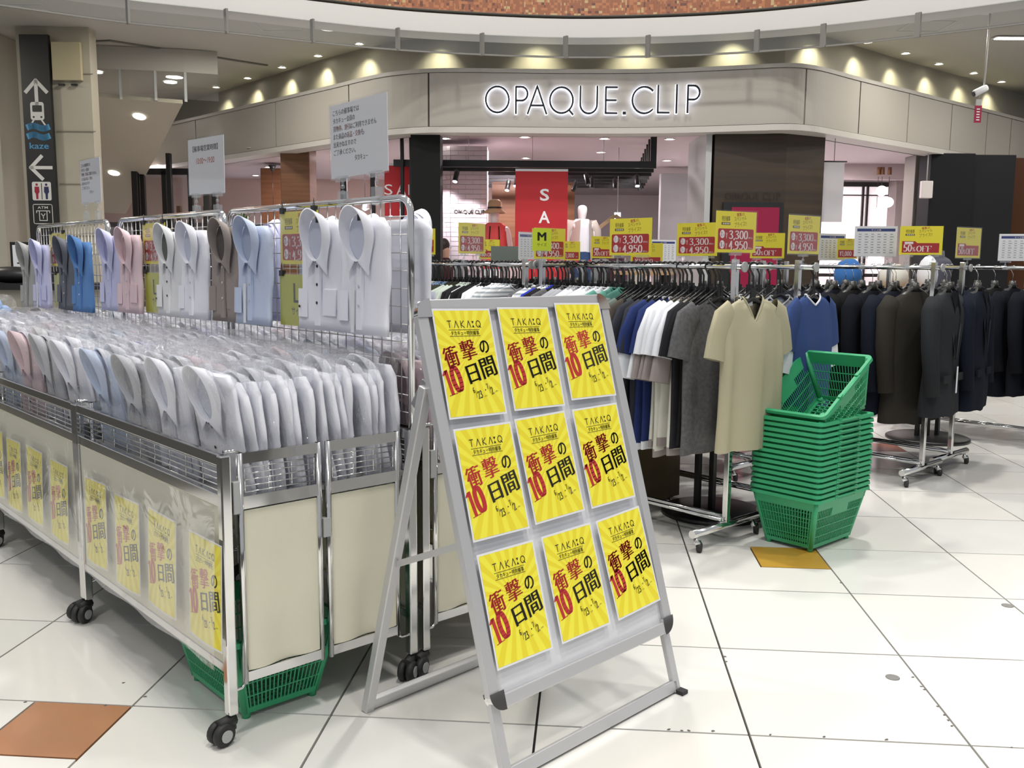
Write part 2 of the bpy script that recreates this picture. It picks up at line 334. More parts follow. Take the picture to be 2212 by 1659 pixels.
# ---- ceiling edge of the atrium: curved slab band, mosaic wall above, hanging glass screens below
EDGE = [(-9.5, 4.6), (-8.4, 6.0), (-7.2, 7.3), (-5.6, 8.7), (-4.75, 9.33), (-3.925, 9.873), (-3.043, 10.25), (-2.218, 10.65), (-1.326, 11.009), (-.376, 11.22), (.597, 11.33), (1.55, 11.26), (2.513, 11.05), (3.395, 10.683), (4.228, 10.196), (5.15, 9.55), (6.1, 8.75), (7.6, 7.2), (8.6, 5.6), (9.5, 4.2)]
def smooth(P, k=4):
    out = []
    for i in range(len(P)-1):
        p0, p1, p2, p3 = P[max(0, i-1)], P[i], P[i+1], P[min(len(P)-1, i+2)]
        for j in range(k):
            t = j/k; out.append(tuple(.5*((2*p1[c])+(-p0[c]+p2[c])*t+(2*p0[c]-5*p1[c]+4*p2[c]-p3[c])*t*t+(-p0[c]+3*p1[c]-3*p2[c]+p3[c])*t**3) for c in (0, 1)))
    return out+[P[-1]]
ES = smooth(EDGE)
b = MB(); b.strip(S(ES), 3.92, 4.13, .35); struct('trim_1', b, WHITEB)
b = MB(); b.strip([(x, y) for x, y in S([(a*1.012, c*1.012+.02) for a, c in ES])], 4.13, 4.9, .2)
mo = mat('mosaic', (.4, .14, .05), .35); nt = mo.node_tree; pb = nt.nodes['Principled BSDF']
tc = nt.nodes.new('ShaderNodeTexCoord'); sn = nt.nodes.new('ShaderNodeVectorMath'); sn.operation = 'SNAP'; sn.inputs[1].default_value = (.03, .03, .03)
wn = nt.nodes.new('ShaderNodeTexWhiteNoise'); nz = nt.nodes.new('ShaderNodeTexNoise'); nz.inputs['Scale'].default_value = .7
cr = nt.nodes.new('ShaderNodeValToRGB'); els = cr.color_ramp; els.interpolation = 'CONSTANT'
for p_, c_ in ((0, (.05, .10, .16, 1)), (.12, (.10, .025, .012, 1)), (.28, (.24, .075, .025, 1)), (.60, (.36, .13, .045, 1)), (.8, (.42, .30, .14, 1)), (.93, (.62, .55, .40, 1))):
    e = els.elements.new(p_); e.color = c_
els.elements.remove(els.elements[0])
ad = nt.nodes.new('ShaderNodeMath'); ad.operation = 'MULTIPLY_ADD'; ad.inputs[1].default_value = .6
nt.links.new(tc.outputs['Object'], sn.inputs[0]); nt.links.new(sn.outputs[0], wn.inputs['Vector']); nt.links.new(sn.outputs[0], nz.inputs['Vector'])
mu = nt.nodes.new('ShaderNodeMath'); mu.operation = 'MULTIPLY'; mu.inputs[1].default_value = .5
nt.links.new(nz.outputs['Fac'], mu.inputs[0]); nt.links.new(wn.outputs['Value'], ad.inputs[0]); nt.links.new(mu.outputs[0], ad.inputs[2])
nt.links.new(ad.outputs[0], cr.inputs[0]); nt.links.new(cr.outputs[0], pb.inputs['Base Color'])
struct('wall_mosaic', b, mo)
# ceiling with the void cut out: strips from the edge curve out to the far side
b = MB(); W_ = S(ES); FARW = S([(a*(3.2 if abs(a) > 4 else 3.2), 30 if c > 7 else 30-(7-c)*6) for a, c in ES])
vs = [(x, y, 4.17) for x, y in W_]+[(x, y, 4.17) for x, y in FARW]; N = len(W_)
b.add(vs, [(i, i+1, N+i+1, N+i) for i in range(N-1)]); struct('ceiling', b, CEIL)
seams = [(-4.92, 9.35), (-4.0, 9.95), (-3.194, 10.35), (-2.305, 10.62), (-1.374, 11.0), (-.393, 11.2), (.63, 11.32), (1.62, 11.2), (2.633, 11.02), (3.48, 10.62), (4.25, 10.2), (5.05, 9.62), (5.9, 8.95)]
def near_i(p): return min(range(len(ES)), key=lambda i: (ES[i][0]-p[0])**2+(ES[i][1]-p[1])**2)
SCF = mat('screen_frame', (.17, .165, .15), .5)
scr = thing('glass_screen_row', 'row of glass smoke screens hanging under the white curved slab edge', 'glass screen')
ids = [near_i(s) for s in seams]
inner = [(a*.997, c*.997) for a, c in ES]
for i0, i1 in zip(ids, ids[1:]):
    if i1 <= i0: continue
    b = MB(); b.strip(S(inner[i0:i1+1]), 3.70, 3.92, .008); b.build('glass_panel', GLASS, scr)
    b = MB(); x, y = S([inner[i0]])[0]; b.box(x-.012, x+.012, y-.03, y+.03, 3.68, 3.93); b.build('screen_post', SCF, scr)
b = MB(); b.strip(S(inner[ids[0]:ids[-1]+1]), 3.685, 3.705, .02); b.build('bottom_rail', SCF, scr)
# ---- store fascia
FB = [(-6.9, 17.5), (-3.476, 13.991), (-2.45, 12.93), (-1.982, 12.421), (-1.70, 12.15), (-1.45, 11.97), (-1.05, 11.80), (-.5, 11.76), (.6, 11.78), (1.646, 11.72), (2.406, 11.55), (2.85, 11.42), (3.10, 11.35), (3.3, 11.34), (3.5, 11.42), (3.75, 11.6), (4.366, 12.15), (5.315, 12.95), (6.276, 13.77), (7.151, 14.5), (8.6, 15.75), (10.5, 17.4)]
FS = smooth(FB, 4)
def cut(P, xs):  # indices where a passes the xs
    return [0]+[min(range(len(P)), key=lambda i: abs(P[i][0]-x)) for x in xs]+[len(P)-1]
ix = cut(FS, [-5.3, -3.42, -2.2, -1.1, 3.43, 4.32, 5.25, 6.2, 7.1, 8.0])
back = [(a, c+.10) for a, c in FS]
b = MB(); b.strip(S(back), 2.9, 3.64, .3); fas = struct('wall_fascia', b, DARKG)
for i0, i1 in zip(ix, ix[1:]):
    seg = FS[i0:i1+1]
    q0, q1 = Vector(seg[0]), Vector(seg[-1]); d0 = (Vector(seg[1])-q0).normalized()*.012; d1 = (q1-Vector(seg[-2])).normalized()*.012
    seg = [tuple(q0+d0)]+seg[1:-1]+[tuple(q1-d1)]
    b = MB(); b.strip(S(seg), 2.965, 3.60, .06); b.build('panel', FASC, fas)
b = MB(); b.strip(S([(a, c-.035) for a, c in FS]), 2.885, 2.955, .3); struct('trim_2', b, mat('lip_paint', (.46, .44, .41), .5))
b = MB(); b.strip(S([(a, c-.02) for a, c in FS]), 3.605, 3.65, .3); struct('trim_3', b, mat('cap_paint', (.38, .36, .33), .5))
# upper wall behind the fascia
UW = smooth([(-9, 20.9), (-6.03, 17.62), (-3.65, 14.9), (-2.72, 13.81), (-1.79, 12.9), (-.95, 12.4), (0, 12.2), (1.3, 12.15), (2.6, 12.02), (3.58, 12.05), (4.45, 12.72), (5.35, 13.5), (6.25, 14.25), (7.1, 14.95), (7.96, 15.68), (10.5, 17.9)])
b = MB(); b.strip(S(UW), 3.3, 4.17, .2); struct('wall_upper', b, mat('upper_wall_paint', (.33, .31, .26), .7))
for k, (a, c, e_) in enumerate(((-7.5, 10.5, 150), (-4.5, 11.3, 70), (-3.7, 12.3, 80), (-8.2, 14.5, 120), (-2.9, 11.9, 70), (5.2, 11.5, 120), (7.2, 12.2, 150), (6.2, 10.4, 110), (9.0, 13.5, 120), (-9.0, 8.2, 130), (8.6, 8.6, 120))):
    area('corridor_lamp', Q(a, c, 4.12), e_*.30, .25, (1, .95, .86))  # added fill lights without fixtures, brightening the corridor ceiling and floor
# downlights washing that wall
dl = [(-4.95, 16.0), (-4.2, 15.2), (-3.45, 14.35), (-2.75, 13.55), (-2.05, 12.8), (-1.0, 12.1), (.28, 11.85), (1.5, 11.82), (2.7, 11.72), (3.75, 11.86), (4.55, 12.5), (5.3, 13.12), (6.05, 13.78), (6.85, 14.4), (7.6, 15.05)]
for k, (a, c) in enumerate(dl):
    t = thing('downlight', 'small round downlight in the corridor ceiling above the shop fascia, %s counted from the left' % nth(k+1), 'downlight', Q(a, c, 4.168), group='downlights along the shop fascia')
    b = MB(); b.lathe([(.06, -.012), (.06, 0), (.045, -.002)], 16, cap=False); b.build('ring', WHITEB, t)
    b = MB(); b.lathe([(.04, -.004), (.04, -.001)], 16); b.build('lamp', LAMPS, t)
    spot('wash', Q(a, c+.02, 4.12), 36, 1.7, (1, .95, .66), .015, 1.0, to=Q(a+.0, c+.30, 3.5))
# ---- shop interior shell
SI = mat('shop_white', (.62, .56, .58), .6)
b = MB(); fp = [(a, c+.30) for a, c in FS]; tp = [(a*1.6, 26) for a, c in FS]
w0, w1 = Q(1, 12.25), Qdir(1, 0); w2 = Vector((-w1.y, w1.x, 0))
def lo(a, c): d = Q(a, c)-w0; return (d.dot(w1), d.dot(w2), 3.02)
vs = [lo(*q) for q in fp+tp]; N = len(fp); b.add(vs+[(x, y, z+.06) for x, y, z in vs], [(i, i+1, N+i+1, N+i) for i in range(N-1)]+[(2*N+i, 3*N+i, 3*N+i+1, 2*N+i+1) for i in range(N-1)])
sc_ = struct('ceiling_shop', b, mat('shop_ceiling_paint', (.55, .48, .50), .7))
e_ = Qdir(1, 0); sc_.rotation_euler = (0, 0, math.atan2(e_.y, e_.x)); sc_.location = Q(1, 12.25)
SM = sc_.matrix_basis.copy(); SA = math.atan2(e_.y, e_.x)
def sbox(name, a0, a1, b0, b1, z0, z1, m, parent=None, **k):
    b = MB(); b.box(a0, a1, b0, b1, z0, z1); o = b.build(name, m, parent, **k)
    if parent is None: o.rotation_euler = (0, 0, SA); o.location = Q(0, 0)
    return o
def sthing(name, label, cat, a, c, z=0, group=None, rz=0): return thing(name, label, cat, Q(a, c, z), SA+rz, group)
sbox('wall_back', -16, 16, 24, 24.2, 0, 4.2, SI, kind='structure')
sbox('wall_far_left', -20, -8.6, 17.0, 17.2, 0, 6, WALLB, kind='structure')
sbox('wall_far_right', 11, 22, 14, 14.2, 0, 6, FASC, kind='structure')
sbox('wall_store_wood', -.35, 1.0, 15.5, 15.7, 0, 2.62, WOODM, kind='structure')
sbox('wall_store_pale', -9, -4.2, 20.2, 20.3, 0, 2.0, mat('pale_grey', (.45, .47, .52), .6), kind='structure')
sbox('wall_store_beam', -9, -.4, 20.0, 20.2, 2.1, 3.05, mat('shop_peach', (.55, .43, .40), .7), kind='structure')
sbox('wall_store_grey', 2.62, 3.5, 16.9, 17.1, 0, 2.9, mat('grey_stucco', (.30, .30, .31), .8, var=.15, vscale=2), kind='structure')
for a, c, p in ((-6.5, 17, 130), (-3.2, 15.5, 150), (0, 14.2, 200), (1.6, 17, 120), (4.8, 15, 170), (7.5, 17, 120), (-1.5, 20, 150)):
    area('shop_lamp', Q(a, c, 2.98), p*.62, .5, (1, .86, .90))
# small shop ceiling spots
sp = [(-5.6, 16.5), (-4.9, 15.2), (-4.5, 17.5), (-4.0, 14.6), (-3.8, 18), (-3.1, 14.1), (-2.6, 16), (-1.9, 13.6), (-.95, 13.3), (.15, 13.1), (1.25, 13.2), (2.15, 13.2), (-.8, 14.9), (1.35, 14.8), (.2, 15.7), (2.75, 14.6), (2.55, 15.9), (1.9, 18.6), (4.1, 13.2), (4.8, 13.5), (5.5, 13.9), (6.3, 14.4), (7.0, 15.0), (.9, 19.2), (1.6, 20.5), (2.1, 21.5), (-5.2, 19.2), (-4.4, 19.4), (-3.6, 19.3)]
for k, (a, c) in enumerate(sp):
    t = sthing('ceiling_spot', 'small bright recessed spot in the shop ceiling, %s of its kind' % nth(k+1), 'spotlight', a, c, 3.019, 'recessed spots in the shop ceiling')
    b = MB(); b.lathe([(.075, -.01), (.075, 0), (.05, -.002)], 14, cap=False); b.build('ring', SI, t)
    b = MB(); b.lathe([(.045, -.008), (.045, -.002)], 14); b.build('lamp', LAMPS, t)
# pillars
def pillar(name, label, a0, a1, b0, b1, z1, m, **k):
    b = MB(); b.box(a0, a1, b0, b1, 0, z1); o = b.build(name, m, bevel=.01); o.rotation_euler = (0, 0, SA); o.location = Q(0, 0)
    o['label'] = label; o['category'] = 'pillar'; return o
PB = mat('pillar_black', (.008, .009, .009), .7, spec=.15)
pillar('black_pillar', 'square black pillar left of the shop entrance', -1.29, -.92, 11.95, 12.4, 2.92, PB)
# wood clad pillar with screen
wp = thing('wood_pillar', 'broad dark wood-clad pillar carrying a black screen and dim lettering', 'pillar', Q(0, 0), SA)
b = MB(); b.prism([(2.46, 11.7), (3.32, 11.62), (3.89, 11.95), (3.89, 12.9), (2.46, 12.9)], 0, 2.92); b.build('cladding', WOODD, wp)
b = MB(); b.box(2.36, 2.43, 11.72, 12.9, 0, 2.92); b.build('edge_strip', GREYP, wp)
b = MB(); b.box(2.56, 3.29, 11.55, 11.63, .75, 2.06); b.build('screen_frame', BLACK, wp)
b = MB(); b.box(2.66, 3.24, 11.54, 11.548, .85, 2.0); b.build('screen', mat('magenta_screen', (.20, .006, .035), .3, emit=.15), wp)
b = MB()
for ch, x in LPOS:
    for pl in LET[ch][1]: stroke(b, [(q[0]+x, q[1]) for q in pl], .07, 0)
o = b.build('lettering', mat('bronze_letters', (.035, .022, .014), .35, .4), wp); o.scale = (.078,)*3; o.location = (2.60, 11.655, 2.10); o.rotation_euler = (PI/2, 0, -.08)
# brick pillar
bp_ = thing('brick_pillar', 'white painted brick pillar inside the shop with thin black lettering', 'pillar', Q(0, 0), SA)
b = MB(); b.prism([(-.88, 13.35), (-.37, 13.35), (-.37, 14.0), (-1.3, 14.0), (-1.3, 13.6)], 0, 2.92); b.build('core', mat('mortar', (.55, .50, .55), .8), bp_)
BRM = mat('white_brick', (.68, .62, .68), .6); nb = 0; farb = MB()
bw, bh = .21, .066
def brickrow(p0, p1, rows):
    global nb
    p0 = Vector(p0); p1 = Vector(p1); L = (p1-p0).length; d = (p1-p0)/L; nrm = Vector((d.y, -d.x)); ang = math.atan2(d.y, d.x)
    for r in range(rows):
        x = -(bw/2 if r % 2 else 0)
        while x < L-.01:
            xa = max(0, x)+.003; xb = min(L, x+bw)-.003
            if xb-xa > .02:
                z = 2.92-(r+1)*bh
                c = p0+d*((xa+xb)/2)
                M = Matrix.Translation((c.x, c.y, z+bh/2)) @ Matrix.Rotation(ang, 4, 'Z')
                hw = (xb-xa)/2
                if nb < 240:
                    q = MB(); q.box(-hw, hw, -.012, 0, -bh/2+.003, bh/2-.003); o = q.build('brick', BRM, bp_); o.matrix_basis = M; nb += 1
                else: farb.box(-hw, hw, -.012, 0, -bh/2+.003, bh/2-.003, 0, M)
            x += bw
brickrow((-.88, 13.35), (-.37, 13.35), 26); brickrow((-1.3, 13.6), (-.88, 13.35), 26)
farb.build('lower_bricks', BRM, bp_, kind='stuff')
b = MB()
for ch, x in LPOS:
    for pl in LET[ch][1]: stroke(b, [(q[0]+x, q[1]) for q in pl], .13, 0, 0, .2)
o = b.build('lettering', INK, bp_); o.scale = (.050,)*3; o.location = (-.83, 13.335, 1.99); o.rotation_euler = (PI/2, 0, 0); o['label'] = 'thin black shop lettering'
# halo-lit sign on the fascia: one letter per part
sg = thing('shop_sign', 'long halo-lit shop name sign of thin black letters on the fascia', 'sign', Q(-.352, 11.70, 3.115), SA)
def fas_b(a):
    for (a0, c0), (a1, c1) in zip(FS, FS[1:]):
        if a0 <= a <= a1: return c0+(c1-c0)*(a-a0)/(a1-a0)
    return 11.7
HALO = mat('halo_white', (.85, .88, 1), emit=3.2); LB = mat('letter_black', (.008, .008, .012), .3)
for k, (ch, x) in enumerate(LPOS):
    sw = .075 if ch != '.' else .12
    h = MB(); b = MB()
    for pl in LET[ch][1]:
        stroke(b, pl, sw, .10, 0, .16); stroke(h, pl, sw+.035, .02, 0, .08)
    o = b.build('letter', LB, sg); o.scale = (.305, .325, .315); o.location = (x*.305, fas_b(-.352+x*.305+.1)-11.70-.012, 0); o.rotation_euler = (PI/2, 0, 0)
    l = h.build('backlight', HALO, o); l.location = (0, 0, 0)
# dark clad bays right of the shop
pillar('charcoal_cladding', 'tall charcoal wall panel at the right beside the window, left of two', 5.95, 6.58, 13.6, 14, 2.9, mat('charcoal', (.010, .011, .013), .7, spec=.15))
pillar('charcoal_cladding', 'tall charcoal wall panel beside the brown one, right of two', 6.62, 7.24, 13.75, 14.1, 2.9, mat('charcoal2', (.014, .015, .018), .7, spec=.15))
pillar('brown_cladding', 'tall rust-brown wall panel near the right edge', 7.27, 7.68, 14.1, 14.4, 2.9, mat('rust_panel', (.06, .022, .010), .6, spec=.2))
pillar('slate_cladding', 'slate-grey wall panel at the far right edge', 7.9, 9.2, 14.8, 15.1, 2.9, mat('slate', (.10, .12, .15), .5))
pillar('grey_pillar', 'plain grey pillar between the lit window and the charcoal panel', 5.98, 6.35, 14.2, 14.6, 2.95, mat('pillar_grey', (.17, .16, .14), .6))
pillar('pale_pillar', 'paler grey pillar right of the lit window', 6.62, 7.05, 16.45, 16.8, 2.76, mat('pillar_pale', (.30, .26, .25), .6))
# lit window of the neighbour
wn_ = struct('window_1', MB().box(4.6, 6.95, 16.98, 17.0, .6, 2.70), mat('lit_wall', (1, .90, .93), emit=.6)); wn_.rotation_euler = (0, 0, SA); wn_.location = Q(0, 0)
FRM = mat('window_black', (.02, .018, .018), .4)
for x in (5.1, 6.19, 6.27, 6.90): MB().box(x, x+.035, 16.85, 16.9, .6, 2.72).build('mullion', FRM, wn_)
MB().box(4.6, 7.03, 16.85, 16.9, 2.69, 2.77).build('window_head', FRM, wn_); MB().box(4.6, 7.03, 16.85, 16.9, 2.53, 2.55).build('transom', FRM, wn_); MB().box(4.6, 7.03, 16.85, 16.9, 1.1, 1.16).build('window_sill', FRM, wn_)
sbox('wall_right_soffit', 4.4, 7.0, 16.2, 16.4, 2.76, 3.05, mat('soffit_pink', (.50, .42, .42), .7), kind='structure')
for k, (a, z) in enumerate(((6.04, 2.52), (6.155, 2.337), (5.975, 2.164))):
    t = sthing('pendant_globe', 'round white glowing pendant globe before the lit window, %s of three' % ('topmost', 'middle', 'lowest')[k], 'pendant lamp', a, 15.6, z)
    b = MB(); b.lathe([(.0001, -.085)]+[(.09*math.sin(PI*i/10), -.085*math.cos(PI*i/10)) for i in range(1, 10)]+[(.0001, .085)], 16, cap=False); b.build('globe', mat('globe_glow', (1, .97, .95), emit=1.6), t)
    MB().tube([(0, 0, .08), (0, 0, 2.75-z)], .004, 5).build('cord', BLACK, t); MB().lathe([(.035, 2.78-z), (.03, 2.90-z)], 10).build('cup', WOODM, t)
t = sthing('hanging_box_sign', 'small white box sign hanging from the shop ceiling at the right', 'sign', 5.86, 13.5, 2.38)
MB().box(-.08, .08, -.04, .04, -.12, .12).build('box', mat('box_white', (.6, .56, .55), .5), t, bevel=.01); MB().tube([(0, 0, .12), (0, 0, .8)], .008, 6).build('rod', GREYP, t)
t = sthing('hanging_banner', 'plain white banner hanging beside the wood pillar', 'banner', 4.03, 12.0, 1.85)
MB().box(-.13, .13, -.01, .01, 0, .74).build('cloth', mat('banner_white', (.45, .43, .46), .7), t); MB().tube([(-.16, 0, .75), (.16, 0, .75)], .01, 6).build('rod', BLACK, t); MB().tube([(0, 0, .75), (0, 0, 1.1)], .004, 5).build('cord', BLACK, t)
# red sale banners
def banner(a, c, w, z0, z1, word, size, vert, label):
    t = sthing('sale_banner', label, 'banner', a, c, z0)
    MB().box(-w/2, w/2, 0, .015, 0, z1-z0).build('cloth', mat('banner_red', (.48, .012, .02), .55), t); MB().box(-w/2, w/2, -.005, .02, z1-z0, z1-z0+.03).build('header_rail', WHITEP, t)
    b = MB(); ws = {'S': .78, 'A': .95, 'L': .66, 'E': .7}
    for i, ch in enumerate(word):
        if vert: put(b, ch, -size*ws[ch]/2+.04, z1-z0-.38-i*size*1.87, size*ws[ch], size, .003, bold=.02)
        else: put(b, ch, -w/2+.0+i*size*1.15, .28, size*ws[ch], size, .003)
    o = b.build('lettering', mat('banner_print', (.85, .82, .85), .5), t, (0, 0, 0), (PI/2, 0, 0)); o.location = (0, -.002, 0)
banner(.37, 12.5, .69, .3, 2.50, 'SALE', .155, True, 'tall red banner with SALE down its middle, beside the mannequins')
banner(-1.40, 12.9, .70, 1.93, 2.60, 'SALE', .14, False, 'red banner reading across, half hidden by the black pillar')
# track grid: black bars with risers
tg = thing('track_grid', 'black ceiling grid of parallel bars with stepped right-hand risers', 'track lighting', Q(0, 0), SA)
for k in range(7):
    c = 12.7+k*.56; z = 2.66; x1 = 1.90+k*.05
    b = MB(); b.box(-1.6, x1, c, c+.06, z-.09, z).build('bar', BLACK, tg); MB().box(x1-.08, x1, c, c+.06, z, 3.02).build('riser', BLACK, tg)
for a in (-.6, .25, 1.2): MB().tube([(a, 12.73, 2.66), (a, 12.73, 3.02)], .004, 5).build('hanger_rod', GREYP, tg)
for k, (a, c) in enumerate(((-1.16, 12.95), (-.78, 13.0), (.05, 13.7), (-.08, 14.5), (1.03, 13.4), (1.15, 14.0), (1.5, 14.1), (1.75, 13.5), (1.9, 14.5), (.95, 14.6))):
    t = sthing('track_spot', 'black cylindrical track spotlight under the ceiling grid, %s from the left' % nth(k+1), 'spotlight', a, c, 2.50, 'track spots')
    M = Matrix.Rotation(random.uniform(-.5, .5), 4, 'Y') @ Matrix.Rotation(-.4, 4, 'X')
    MB().lathe([(.03, -.11), (.036, -.10), (.036, .05), (.02, .06)], 12, M=M).build('barrel', BLACK, t); MB().tube([(0, 0, .03), (0, 0, .08)], .008, 6).build('stem', BLACK, t)
    if k in (0, 1, 2, 3, 7): MB().lathe([(.03, -.115), (.03, -.111)], 12, M=M).build('lamp', LAMPS, t)
for (a, c, z), (ta, tc_, tz), e_ in (((-1.16, 12.95, 2.36), (-.9, 13.5, 1.9), 55), ((-.78, 13.0, 2.36), (-.5, 13.35, 1.7), 55), ((.05, 13.7, 2.4), (-.2, 13.0, 1.6), 30), ((1.03, 12.4, 2.5), (.95, 13.0, 1.8), 40), ((1.75, 13.5, 2.4), (3.0, 16.9, 1.8), 90), ((5.2, 15.0, 2.7), (5.9, 16.9, 1.8), 60)):
    spot('track_beam', Q(a, c, z), e_, 1.1, (1, .92, .95), .04, .7, to=Q(ta, tc_, tz))
# left part of the shop: wood pillars, black posts, pendant lamps
pillar('wood_column', 'nearer brown wooden column left of the red banner', -3.45, -3.02, 14.1, 14.6, 3.02, WOODM)
pillar('wood_column', 'farther brown wooden column, lower and left of the nearer one', -4.44, -4.05, 16.7, 17.2, 2.92, WOODM)
for k, (a, c, w_, z1) in enumerate(((-2.55, 14, .09, 2.55), (-2.05, 13.6, .07, 2.6), (-5.1, 15.6, .1, 2.6), (-5.55, 15.2, .08, 3.0), (-6.15, 15.3, .1, 3.0), (-1.5, 12.6, .05, 3.0), (-1.38, 12.6, .06, 3.0))):
    pillar('black_post', 'slim black upright post in the left part of the shop, %s from the left' % nth([4, 5, 3, 2, 1, 6, 7][k]), a, a+w_, c, c+w_, z1, BLACK)
t = sthing('shop_door_frame', 'black framed glass shopfront with wooden battens at the left', 'shopfront', -6.0, 15.4)
for x in (-.05, .3, .72, 1.1): MB().box(x, x+.07, 0, .07, 0, 2.75).build('frame_post', BLACK, t)
MB().box(-.05, 1.17, 0, .07, 2.68, 2.78).build('frame_head', BLACK, t)
for x in (.42, .86, .98): MB().box(x, x+.06, .3, .4, 0, 2.2).build('batten', WOODM, t)
MB().box(-.02, 1.12, .03, .04, .1, 2.68).build('glass', GLASS, t)
for k, (a, c, z) in enumerate(((-4.65, 15, 2.0), (-4.05, 16, 1.95), (-3.95, 17.2, 2.05), (-2.5, 16, 2.25), (-2.2, 17, 2.2), (-1.9, 16, 2.2), (-1.75, 17.5, 2.1))):
    t = sthing('pendant_lamp', 'small pendant lamp with dark ceiling cup, left part of shop, %s from the left' % nth(k+1), 'pendant lamp', a, c, z, 'pendants in the left part of the shop')
    MB().lathe([(.07, -.06), (.06, .02), (.015, .05)], 14, cap=False).build('shade', WHITEP, t); MB().lathe([(.0001, -.09), (.04, -.07), (.045, -.05), (.02, -.02)], 12, cap=False).build('bulb', LAMPS if k > 2 else mat('bulb_soft', (1, .93, .9), emit=4), t)
    MB().tube([(0, 0, .05), (0, 0, 2.9-z)], .004, 5).build('cord', BLACK, t); MB().lathe([(.02, 2.80-z), (.07, 2.90-z)], 12).build('cup', BLACK, t)
sbox('window_2', -5.9, -4.4, 19.9, 19.95, 1.35, 1.9, mat('lit_blueish', (.75, .8, 1), emit=1.6), kind='structure')
# diffused left side: sign pillar, stair soffit, second glass screen
pl = thing('sign_pillar', 'beige pillar at the left carrying a tall black direction sign', 'pillar', Q(0, 0), SA)
MB().box(-6.2, -5.29, 12.05, 12.25, 0, 4.17).build('shaft', WALLB, pl)
for z in (1.6, 2.25, 2.9, 3.6): MB().box(-5.75, -5.26, 12.042, 12.05, z, z+.012).build('joint', mat('joint_shadow', (.2, .18, .14), .8), pl)  # joint strips in a darker tone than the shaft
MB().box(-5.74, -5.38, 11.99, 12.045, 3.52, 3.98).build('access_panel', mat('panel_beige', (.42, .37, .24), .6), pl, bevel=.004)
for x in (-5.68, -5.52): MB().box(x, x+.07, 12.0, 12.04, 3.46, 3.48).build('vent', BLACK, pl)
ds = thing('direction_sign', 'tall black wayfinding sign with white arrows, train, toilet and cash machine symbols', 'sign', Q(-6.12, 11.97, 0), SA)
MB().box(0, .355, 0, .06, .6, 4.06).build('sign_board', mat('sign_black', (.013, .013, .012), .45), ds)
W2 = mat('sign_white', (.62, .62, .60), .5); BL = mat('sign_blue', (.07, .28, .50), .5); SB = mat('sign_black', (0, 0, 0)); SMATS = [W2, SB, BL, mat('sign_redfig', (.3, .01, .03), .5), mat('sign_bluefig', (.02, .02, .08), .5)]
def rr(x0, x1, y0, y1, r=.02, n=4):
    out = []
    for cx, cy, a0 in ((x1-r, y1-r, 0), (x0+r, y1-r, 90), (x0+r, y0+r, 180), (x1-r, y0+r, 270)): out += ell(cx, cy, r, r, a0, a0+90, n)
    return out
def face(b, poly, m=0, z=.0006): b.add([(x, y, z) for x, y in poly], [tuple(range(len(poly)))], m)
def sym(b, name, z): b.build(name, SMATS, ds, (.178, -.002, z), (PI/2, 0, 0))
b = MB(); stroke(b, [(0, -.15), (0, .13)], .045); stroke(b, [(-.13, .0), (0, .14), (.13, .0)], .045); sym(b, 'up_arrow', 3.37)
b = MB(); face(b, rr(-.085, .085, -.09, .13, .03)); face(b, rr(-.06, .06, .01, .09, .01), 1, .0012); face(b, rr(-.06, -.035, -.065, -.04, .012), 1, .0012); face(b, rr(.035, .06, -.065, -.04, .012), 1, .0012)
stroke(b, [(-.05, -.09), (-.09, -.15)], .02); stroke(b, [(.05, -.09), (.09, -.15)], .02); sym(b, 'train_symbol', 3.12)
b = MB()
for y in (.055, -.055): stroke(b, [(-.125+.25*i/12, y+.016*math.sin(i/12*2*PI)) for i in range(13)], .072, m=2)
put(b, 'kaze', -.12, -.21, .24, .075, bold=.01, m=2); sym(b, 'wave_logo', 2.89)
b = MB(); stroke(b, [(-.12, 0), (.14, 0)], .04); stroke(b, [(.02, .14), (-.12, 0), (.02, -.14)], .045); sym(b, 'left_arrow', 2.45)
b = MB(); face(b, rr(-.12, .12, -.115, .115, .02))
for x, m_ in ((-.06, 3), (.06, 4)):
    face(b, ell(x, .08, .016, .016, n=10)[:-1], m_, .0012); face(b, [(x-.028, .055), (x+.028, .055), (x+.032, -.01), (x+.02, -.03), (x-.02, -.03), (x-.032, -.01)], m_, .0012); face(b, [(x-.016, -.03), (x+.016, -.03), (x+.013, -.10), (x-.013, -.10)], m_, .0012)
stroke(b, [(0, -.10), (0, .095)], .010, .0012, 1); sym(b, 'toilet_symbol', 2.16)
b = MB(); fr_ = rr(-.12, .12, -.125, .115, .02); stroke(b, fr_+[fr_[0]], .009)
put(b, 'ATM', -.065, .06, .13, .032, bold=.01); stroke(b, [(-.08, .01), (-.08, .035), (.085, .035), (.085, .01)], .010); stroke(b, [(-.045, .03), (-.045, -.085), (.05, -.085), (.05, .03)], .010); stroke(b, [(-.022, .0), (.002, -.032), (.026, .0)], .010); stroke(b, [(.002, -.032), (.002, -.06)], .010); sym(b, 'cash_machine_symbol', 1.88)
sbox('wall_left_a', -9.5, -6.25, 12.9, 13.1, 0, 4.17, WALLB, kind='structure')
pillar('beige_pillar', 'pale beige pillar at the very left edge', -7.1, -6.6, 12.3, 12.9, 4.17, mat('beige_pale', (.42, .40, .34), .6))
